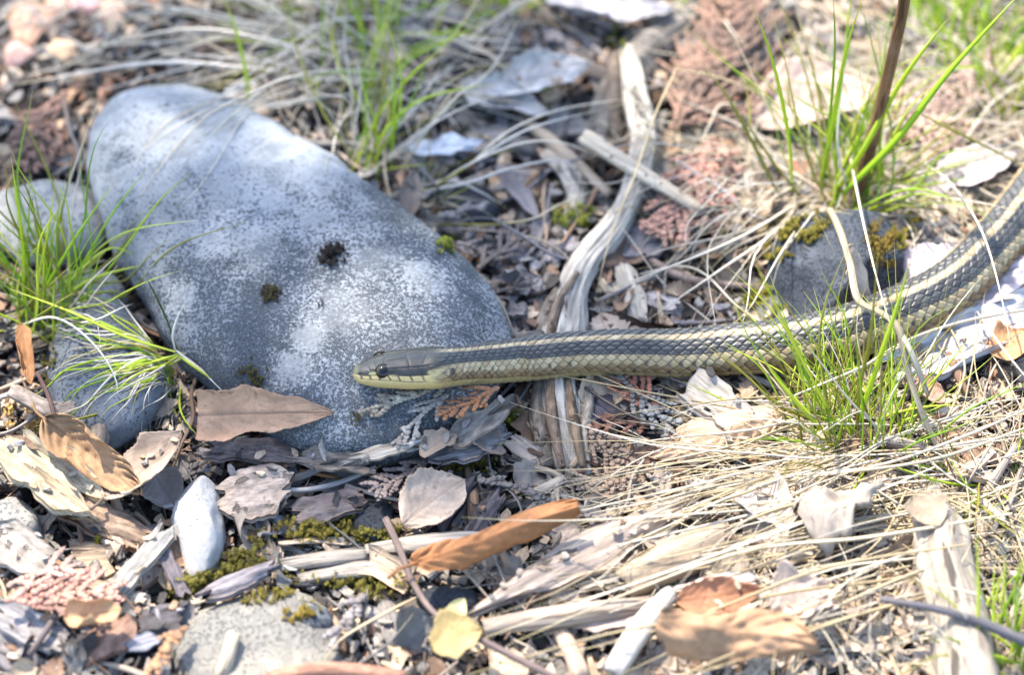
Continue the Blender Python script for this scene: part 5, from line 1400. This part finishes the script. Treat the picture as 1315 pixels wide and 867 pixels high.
def tuft(base_px, label, sets, heroes=(), seed=0, z=None):
    b0 = wp(base_px) if len(base_px) == 3 else np.array(S(*base_px)[0])
    root_o = empty('grass_tuft', b0)
    tag(root_o, label, 'grass')
    r = random.Random(seed)
    for (n, spread, hd, hs, el, es, l0, l1, droop, w, cols, mat) in sets:
        dry_ = mat == 'straw'
        n, w, spread = (min(int(n * 1.5), 150), w * 0.72, spread * 1.35) if dry_ else (int(n * 1.25), w * 0.64, spread * 1.4)
        hs, es = hs * 1.25, es * 1.2
        for i in range(n):
            a = r.uniform(0, 6.28); k = math.sqrt(r.random()) * spread * MPP
            bx, by = b0[0] + k * math.cos(a) * 1.2, b0[1] + k * math.sin(a)
            base = np.array((bx, by, max(float(ground_z(np.array([bx]), np.array([by]))[0]) + 0.001, min(b0[2], top_z(bx, by) + 0.001))))
            pts = grow(base, R(r.gauss(hd, hs)), R(max(2, r.gauss(el, es))), r.uniform(l0, l1) * MPP, droop * r.uniform(0.5, 1.4), r)
            if mat == 'straw' and any(ROCKBOX[0] < p[0] < ROCKBOX[1] and ROCKBOX[2] - 0.01 < p[1] < ROCKBOX[3] - 0.012 for p in pts) and r.random() < 0.85: continue
            cl_, m_ = r.choice(cols), mat
            if mat == 'grass' and r.random() < 0.2: cl_, m_ = r.choice(DRY + YELG), 'straw'
            add_blade(root_o, pts, w * r.uniform(0.6, 1.3), cl_, m_, 'blade' if m_ == 'grass' else 'dry_blade')
    for (pts, w, c, mat) in heroes:
        add_blade(root_o, [wp(p) for p in pts], w, c, mat, 'blade' if mat == 'grass' else 'dry_blade')
    return root_o
#      n, spread, heading, sd, elev, sd, L0, L1, droop, w, colours, material
tuft((58, 408, 2), 'bright green grass tuft at the left edge beside the pale stones',
     [(68, 30, 95, 42, 62, 14, 120, 290, 0.10, 4.8, GREEN + YELG[:1], 'grass'), (10, 20, 10, 25, 40, 10, 90, 150, 0.3, 4, GREEN, 'grass'), (12, 20, 0, 160, 20, 10, 70, 160, 0.25, 3, GREY, 'straw')], seed=1,
     heroes=[([(60, 400, 2), (100, 350, 18), (145, 318, 22), (190, 340, 16)], 4, GREEN[2], 'grass'), ([(40, 400, 2), (70, 350, 24), (100, 300, 36), (148, 232, 46)], 4.5, GREEN[1], 'grass'),
             ([(66, 408, 2), (96, 372, 14), (130, 354, 17), (192, 338, 20)], 5, GREEN[2], 'grass'), ([(30, 410, 2), (30, 330, 30), (24, 270, 50), (14, 200, 70)], 5, GREEN[0], 'grass')])
tuft((224, 462, 13), 'green and white grass tuft sprouting under the left edge of the large stone',
     [(20, 8, 185, 22, 24, 8, 90, 210, 0.18, 4.8, GREEN + YELG[:1], 'grass'), (14, 10, 225, 20, 20, 8, 70, 160, 0.2, 4.2, GREEN, 'grass'), (16, 10, 215, 26, 20, 8, 80, 170, 0.2, 3.2, GREY, 'straw'), (8, 10, 250, 20, 18, 8, 50, 110, 0.2, 3.2, GREY, 'straw')], seed=2,
     heroes=[([(225, 452, 18), (160, 432, 22), (90, 400, 26), (10, 370, 22)], 5, GREEN[2], 'grass'), ([(228, 455, 17), (180, 472, 16), (110, 512, 14), (75, 526, 10)], 4.5, GREEN[2], 'grass'),
             ([(230, 458, 17), (170, 495, 14), (130, 530, 16), (44, 548, 16)], 4.5, YELG[0], 'grass'), ([(228, 450, 18), (214, 410, 24), (196, 372, 34), (185, 350, 40)], 3, C(110, 120, 50, 0.6), 'grass'),
             ([(225, 450, 18), (222, 430, 24), (228, 408, 30), (238, 390, 36)], 3.4, GREY[1], 'straw'), ([(226, 450, 18), (262, 478, 16), (290, 505, 15), (316, 528, 14)], 5, GREY[1], 'straw'),
             ([(228, 456, 17), (255, 475, 17), (278, 492, 15)], 4, GREEN[2], 'grass'), ([(60, 420, 6), (120, 412, 22), (155, 396, 24), (172, 390, 16)], 3.4, GREY[1], 'straw'),
             ([(20, 420, 8), (70, 408, 22), (118, 440, 24), (150, 492, 20), (146, 552, 8)], 3.4, GREY[1], 'straw')])
tuft((462, 228, 3), 'green grass tuft with dry tips at the upper right edge of the stone',
     [(20, 26, 70, 28, 46, 14, 90, 330, 0.16, 4.2, GREEN + YELG[:1], 'grass'), (12, 10, 65, 22, 40, 12, 120, 260, 0.16, 3, GREY, 'straw')], seed=3,
     heroes=[([(462, 226, 3), (500, 160, 24), (548, 125, 30), (632, 106, 24)], 4.2, GREEN[0], 'grass'), ([(466, 230, 3), (540, 175, 18), (585, 125, 24), (634, 85, 26), (674, 5, 36)], 3.6, DRY[1], 'straw'),
             ([(498, 245, 3), (540, 180, 16), (590, 110, 22), (660, 80, 20)], 3.6, DRY[2], 'straw'), ([(468, 226, 3), (508, 160, 30), (514, 90, 48), (490, 10, 66)], 3.4, GREEN[0], 'grass'),
             ([(470, 226, 3), (528, 130, 34), (555, 50, 54)], 3.4, GREEN[3], 'grass')])
tuft((476, 70, 6), 'blurred green and straw-coloured grass clump at the top behind the stone',
     [(72, 70, 115, 60, 42, 16, 90, 260, 0.2, 5.4, GREEN + YELG[:1], 'grass'), (70, 70, 186, 20, 18, 8, 150, 430, 0.18, 4, GREY + DRY[:2], 'straw'), (60, 80, 270, 70, 18, 8, 70, 200, 0.22, 4, GREY, 'straw'), (60, 80, 10, 40, 18, 10, 100, 270, 0.2, 4, GREY, 'straw')], seed=4,
     heroes=[([(470, 84, 6), (380, 60, 26), (250, 36, 30), (100, 62, 22)], 5, DRY[3], 'straw'), ([(440, 100, 6), (330, 88, 20), (200, 80, 24), (20, 108, 16)], 5, GREY[1], 'straw'),
             ([(322, 150, 12), (316, 96, 26), (306, 50, 38), (286, -10, 54)], 6, GREEN[0], 'grass')])
tuft((536, 262, 3), 'low grass tuft with white arched dry blades right of the stone',
     [(8, 8, 30, 25, 22, 8, 70, 150, 0.2, 3.2, GREEN + YELG, 'grass'), (8, 10, 20, 40, 22, 8, 70, 170, 0.25, 3, GREY, 'straw')], seed=5,
     heroes=[([(540, 252, 3), (600, 212, 16), (668, 184, 22), (722, 183, 22), (780, 205, 16)], 3.2, DRY[1], 'straw'), ([(540, 250, 3), (600, 214, 14), (650, 170, 22), (720, 140, 24), (822, 124, 20)], 3.2, DRY[1], 'straw'),
             ([(536, 256, 3), (610, 206, 16), (680, 165, 24), (772, 140, 22)], 3.2, GREY[1], 'straw'), ([(540, 252, 4), (580, 226, 13), (620, 202, 17), (664, 192, 20)], 4, YELG[0], 'grass'),
             ([(520, 250, 4), (600, 235, 14), (660, 215, 16), (730, 208, 14), (748, 262, 6)], 4, GREY[1], 'straw'), ([(536, 240, 6), (580, 232, 10), (616, 246, 8), (650, 266, 5)], 3.4, GREY[1], 'straw'),
             ([(540, 288, 6), (620, 288, 9), (660, 286, 10), (700, 278, 9)], 3, YELG[1], 'grass'), ([(600, 292, 5), (680, 282, 10), (720, 262, 12), (790, 234, 12)], 3, DRY[0], 'straw'), ([(530, 290, 4), (660, 300, 10), (720, 322, 12), (752, 370, 12)], 3, GREY[2], 'straw'),
             ([(648, 432, 8), (622, 392, 12), (560, 340, 14), (520, 305, 12)], 3.6, GREY[1], 'straw'), ([(660, 428, 8), (640, 385, 12), (600, 345, 14), (570, 318, 12)], 3.6, GREY[2], 'straw')])
tuft((640, 12, 4), 'small blurred green tuft at the top edge, centre', [(40, 22, 90, 50, 58, 14, 60, 160, 0.15, 5, GREEN, 'grass'), (14, 20, 90, 120, 25, 10, 80, 200, 0.25, 4, GREY, 'straw')], seed=6)
tuft((918, 22, 4), 'small blurred green tuft at the top edge above the rust frond', [(24, 18, 85, 50, 55, 14, 60, 170, 0.15, 5, GREEN, 'grass'), (18, 20, 300, 60, 22, 10, 80, 180, 0.25, 4, DRY, 'straw')], seed=7)
tuft((1090, 262, 8), 'tall green grass tuft around the base of the brown stalk',
     [(52, 34, 80, 30, 60, 12, 140, 360, 0.12, 4.8, GREEN + YELG[:1], 'grass'), (14, 22, 20, 20, 38, 10, 120, 260, 0.16, 4, GREEN + YELG, 'grass')], seed=8,
     heroes=[([(1060, 270, 10), (1150, 180, 44), (1220, 90, 70), (1320, -20, 96)], 9, GREEN[1], 'grass'), ([(1062, 262, 10), (1110, 190, 36), (1160, 100, 60), (1220, 20, 84)], 8, GREEN[0], 'grass'),
             ([(1018, 252, 10), (1012, 170, 44), (990, 70, 74), (965, 5, 92)], 5.5, GREEN[0], 'grass'), ([(1004, 258, 10), (970, 190, 30), (935, 125, 48), (900, 80, 58)], 4.6, YELG[0], 'grass'),
             ([(1050, 250, 10), (1068, 160, 44), (1085, 70, 72), (1110, -10, 98)], 5, GREEN[0], 'grass'), ([(1056, 250, 10), (1066, 150, 46), (1072, 60, 74), (1070, -10, 96)], 4.6, GREEN[3], 'grass'),
             ([(1060, 268, 10), (1130, 262, 20), (1180, 266, 24), (1234, 274, 22)], 4.4, YELG[2], 'grass'), ([(1040, 270, 8), (1100, 225, 26), (1160, 185, 36), (1260, 140, 44)], 3.6, YELG[2], 'grass'),
             ([(1180, 145, 40), (1230, 170, 36), (1290, 200, 28), (1330, 225, 24)], 3.6, YELG[2], 'grass')])
tuft((1030, 215, 8), 'pale dry straw mat spreading left from the brown stalk towards the root',
     [(80, 62, 212, 20, 16, 8, 100, 300, 0.2, 3.2, DRY + GREY[:1], 'straw'), (60, 70, 170, 60, 14, 8, 60, 190, 0.18, 3, DRY, 'straw')], seed=9,
     heroes=[([(1040, 250, 10), (960, 300, 22), (880, 335, 20), (780, 372, 14)], 4, DRY[1], 'straw'), ([(1050, 262, 10), (980, 310, 20), (920, 350, 18), (830, 412, 12)], 4, DRY[1], 'straw'),
             ([(1052, 250, 12), (1000, 330, 26), (960, 400, 22), (930, 420, 16)], 3.4, DRY[0], 'straw'), ([(868, 88, 36), (840, 150, 32), (815, 225, 28), (785, 300, 18), (765, 380, 12)], 3.2, C(232, 206, 156, 0.85), 'straw'),
             ([(868, 88, 36), (920, 98, 32), (970, 118, 26), (1010, 145, 18)], 2.6, C(222, 200, 156, 0.82), 'straw'), ([(1060, 248, 14), (975, 318, 26), (960, 390, 24), (948, 435, 18)], 3.2, DRY[1], 'straw'),
             ([(822, 352, 14), (870, 342, 16), (905, 352, 16), (950, 396, 20), (1000, 425, 24)], 3.4, DRY[0], 'straw')])
tuft((1190, 215, 8), 'pale dry straw mat draping right of the brown stalk above the snake',
     [(90, 62, 310, 34, 18, 8, 90, 230, 0.2, 3.6, DRY, 'straw'), (60, 70, 20, 80, 16, 8, 80, 220, 0.18, 3.2, DRY, 'straw'), (10, 24, 330, 30, 30, 10, 90, 200, 0.2, 3.6, YELG, 'grass')], seed=10,
     heroes=[([(1180, 205, 20), (1220, 235, 30), (1262, 300, 40), (1290, 400, 40), (1300, 470, 30)], 3.6, DRY[1], 'straw'), ([(1090, 190, 20), (1110, 290, 44), (1132, 380, 54), (1148, 430, 50)], 4.4, DRY[1], 'straw')])
tuft((1290, 110, 8), 'green and straw-coloured grass clump in the upper right corner',
     [(60, 50, 80, 45, 55, 14, 90, 260, 0.15, 5.5, GREEN + YELG[:1], 'grass'), (100, 50, 225, 55, 26, 12, 90, 260, 0.25, 4, DRY, 'straw')], seed=11)
tuft((965, 215, 6), 'loose white straw scattered between the salmon frond and the mossy rock', [(90, 90, 200, 90, 12, 7, 70, 210, 0.14, 3.2, DRY, 'straw'), (50, 90, 30, 60, 12, 7, 70, 200, 0.14, 3.2, DRY, 'straw')], seed=18)
tuft((1255, 215, 6), 'bright white straw tangle right of the stalk near the right edge', [(110, 90, 200, 90, 16, 8, 80, 230, 0.16, 3.6, DRY, 'straw'), (50, 90, 80, 60, 20, 9, 80, 200, 0.16, 3.6, DRY, 'straw')], seed=19)
tuft((1120, 100, 6), 'blurred white straw behind the brown stalk at the top', [(110, 110, 200, 90, 16, 8, 90, 240, 0.16, 4, DRY, 'straw')], seed=20)
tuft((1214, 30, 8), 'bright green blurred grass at the top right edge', [(40, 34, 75, 40, 58, 14, 70, 200, 0.15, 6, GREEN, 'grass'), (24, 30, 250, 70, 24, 10, 80, 200, 0.25, 4, DRY, 'straw')], seed=12)
tuft((1096, 580, 6), 'bright green grass tuft in front of the snake at lower right',
     [(90, 42, 95, 32, 58, 12, 110, 290, 0.18, 3.5, GREEN + YELG, 'grass'), (22, 30, 140, 26, 44, 10, 110, 230, 0.18, 4.4, GREEN, 'grass'), (18, 30, 40, 30, 40, 12, 80, 190, 0.2, 4.2, GREEN, 'grass'), (12, 30, 255, 40, 24, 10, 70, 150, 0.2, 4.2, GREEN + YELG, 'grass')], seed=13,
     heroes=[([(1090, 570, 8), (1050, 500, 34), (1010, 420, 60), (962, 320, 88)], 10, GREEN[2], 'grass'), ([(1080, 575, 8), (1040, 535, 24), (1000, 490, 40), (980, 460, 46)], 8, GREEN[2], 'grass'), ([(1092, 570, 8), (1130, 460, 48), (1150, 400, 66), (1170, 330, 84)], 7, GREEN[0], 'grass'),
             ([(1110, 560, 8), (1060, 545, 14), (1000, 520, 20), (955, 480, 26), (900, 440, 32)], 4, YELG[2], 'grass'), ([(1100, 575, 8), (1104, 500, 34), (1118, 430, 54), (1128, 320, 84)], 5, YELG[0], 'grass')])
rs_ = random.Random(404)
SWEEP = []
for k_ in range(46):
    y0_, x1_ = rs_.uniform(500, 760), rs_.uniform(620, 1000)
    y1_ = y0_ + (1330 - x1_) * rs_.uniform(0.10, 0.34)
    x0_ = rs_.uniform(1130, 1340)
    pts_ = []
    for t_ in (0, 0.25, 0.5, 0.75, 1.0):
        pts_.append((x0_ + (x1_ - x0_) * t_, y0_ + (y1_ - y0_) * t_ ** 1.2 + rs_.uniform(-7, 7), 8 + 9 * math.sin(math.pi * t_) + rs_.uniform(-2, 3)))
    SWEEP.append((pts_, rs_.uniform(2.0, 4.0), rs_.choice(GOLD + DRY), 'straw'))
tuft((1190, 596, 6), 'long pale straw sheaf flowing left below the green lower right tuft',
     [(100, 66, 190, 12, 9, 4, 140, 520, 0.10, 3.2, GOLD + DRY, 'straw'), (98, 110, 30, 70, 10, 6, 80, 240, 0.12, 3, GOLD + DRY, 'straw')], seed=14,
     heroes=[([(1330, 520, 18), (1240, 560, 20), (1120, 600, 18), (960, 620, 14), (760, 668, 10)], 4, GOLD[2], 'straw'), ([(1330, 545, 18), (1200, 590, 20), (1050, 612, 16), (880, 640, 12), (735, 676, 10)], 4, GOLD[0], 'straw'),
             ([(1300, 660, 20), (1120, 690, 22), (960, 708, 20), (800, 765, 18), (650, 830, 16)], 4.6, GOLD[0], 'straw'), ([(1200, 600, 20), (1060, 660, 20), (900, 720, 18), (780, 762, 16), (600, 828, 14)], 4.2, GOLD[2], 'straw'),
             ([(1240, 700, 22), (1060, 730, 24), (900, 790, 20), (760, 820, 18), (560, 880, 16)], 4.4, GOLD[1], 'straw'), ([(1180, 432, 24), (1110, 470, 30), (1040, 500, 28), (990, 520, 20)], 4, DRY[1], 'straw'), ([(1330, 395, 22), (1230, 415, 24), (1150, 445, 26), (1060, 505, 22)], 4.2, DRY[0], 'straw'),
             ([(1255, 400, 20), (1290, 450, 22), (1330, 500, 20)], 4, DRY[1], 'straw'), ([(540, 765, 8), (500, 785, 12), (440, 820, 12), (415, 850, 10)], 5, DRY[2], 'straw'), ([(600, 520, 18), (596, 560, 12), (585, 590, 8)], 3, GREY[1], 'straw')] + SWEEP)
tuft((1080, 690, 6), 'fine bleached straw tangle over the pale leaves at lower right', [(99, 120, 200, 40, 10, 6, 90, 330, 0.12, 3, DRY + GOLD, 'straw'), (98, 130, 280, 70, 10, 6, 70, 220, 0.12, 2.8, DRY + GOLD, 'straw')], seed=21)
tuft((1262, 640, 6), 'tangled dry grass clump with green blades at the right edge, lower half',
     [(100, 80, 260, 70, 14, 8, 100, 300, 0.14, 3.4, GOLD, 'straw'), (60, 80, 120, 80, 18, 9, 80, 240, 0.16, 3.2, GOLD, 'straw'), (16, 40, 200, 60, 34, 12, 90, 200, 0.2, 5, GREEN + YELG, 'grass')], seed=15)
tuft((1300, 850, 6), 'blurred green grass in the bottom right corner',
     [(30, 30, 110, 40, 50, 14, 90, 220, 0.15, 6, GREEN, 'grass'), (26, 40, 120, 60, 34, 12, 90, 220, 0.2, 5, DRY, 'straw')], seed=16)
tuft((30, 60, 4), 'sparse pale straw over the peach pebbles at upper left', [(14, 60, 10, 20, 16, 8, 150, 330, 0.15, 4, GREY + DRY[:1], 'straw')], seed=17)

# ------------------------------------------------------------------ leafy bough above the frame: it shades the left and middle
def bough(target_px, dist, rx, ry, n, label, seed, leaf=0.03):
    t = P(*target_px, 0)
    c = t + sun_dir * dist
    r = random.Random(seed)
    root_o = empty('leafy_bough', c)
    tag(root_o, label, 'branch', 'boughs shading the ground')
    ux = Vector((1, 0, 0)); uy = sun_dir.cross(ux).normalized(); ux = uy.cross(sun_dir).normalized()
    V, F, gc = [], [], []
    ends = []
    for i in range(n):
        a, k = r.uniform(0, 6.283), math.sqrt(r.random())
        p = ux * rx * k * math.cos(a) + uy * ry * k * math.sin(a) + sun_dir * r.uniform(-0.06, 0.06)
        d = Vector((r.gauss(0, 1), r.gauss(0, 1), r.gauss(0, 0.5))).normalized()
        nn = (Vector((r.gauss(0, 0.5), r.gauss(0, 0.5), 1))).normalized()
        e = nn.cross(d).normalized(); L = leaf * r.uniform(0.6, 1.3)
        j = len(V)
        prof = [(0, 0.0), (0.2, 0.26), (0.5, 0.34), (0.8, 0.2), (1, 0.0)]
        for (f, w) in prof:
            for sgn in (-1, 0, 1): V.append(p + d * L * (f - 0.5) + e * L * w * sgn + nn * L * (0.06 * abs(sgn) - 0.15 * f * f)); gc.append((f, sgn, i))
        for q in range(4):
            for s in range(2): F.append([j + q * 3 + s, j + q * 3 + s + 1, j + (q + 1) * 3 + s + 1, j + (q + 1) * 3 + s])
        if i % 12 == 0: ends.append(p)
    link('foliage', mesh('foliage', [tuple(v) for v in V], F, MAT['frond'], gc), root_o, C(92, 120, 50, 0.6))
    far = Vector((-0.6, 0.5, 0.5)) * 0.8
    for e in ends:
        Vt, Ft, g = tube([np.array(far), np.array(far * 0.4 + e * 0.3), np.array(e)], [0.006, 0.003, 0.0012], n=6, m=10)
        link('twig', mesh('twig', Vt, Ft, MAT['bark'], g), root_o, C(110, 90, 72, 0.6))
    return root_o
bough((470, 370), 1.5, 0.10, 0.12, 175, 'leafy bough overhead shading the large stone', 1)
bough((680, 300), 1.55, 0.06, 0.085, 52, 'leafy bough overhead shading the driftwood root', 2)
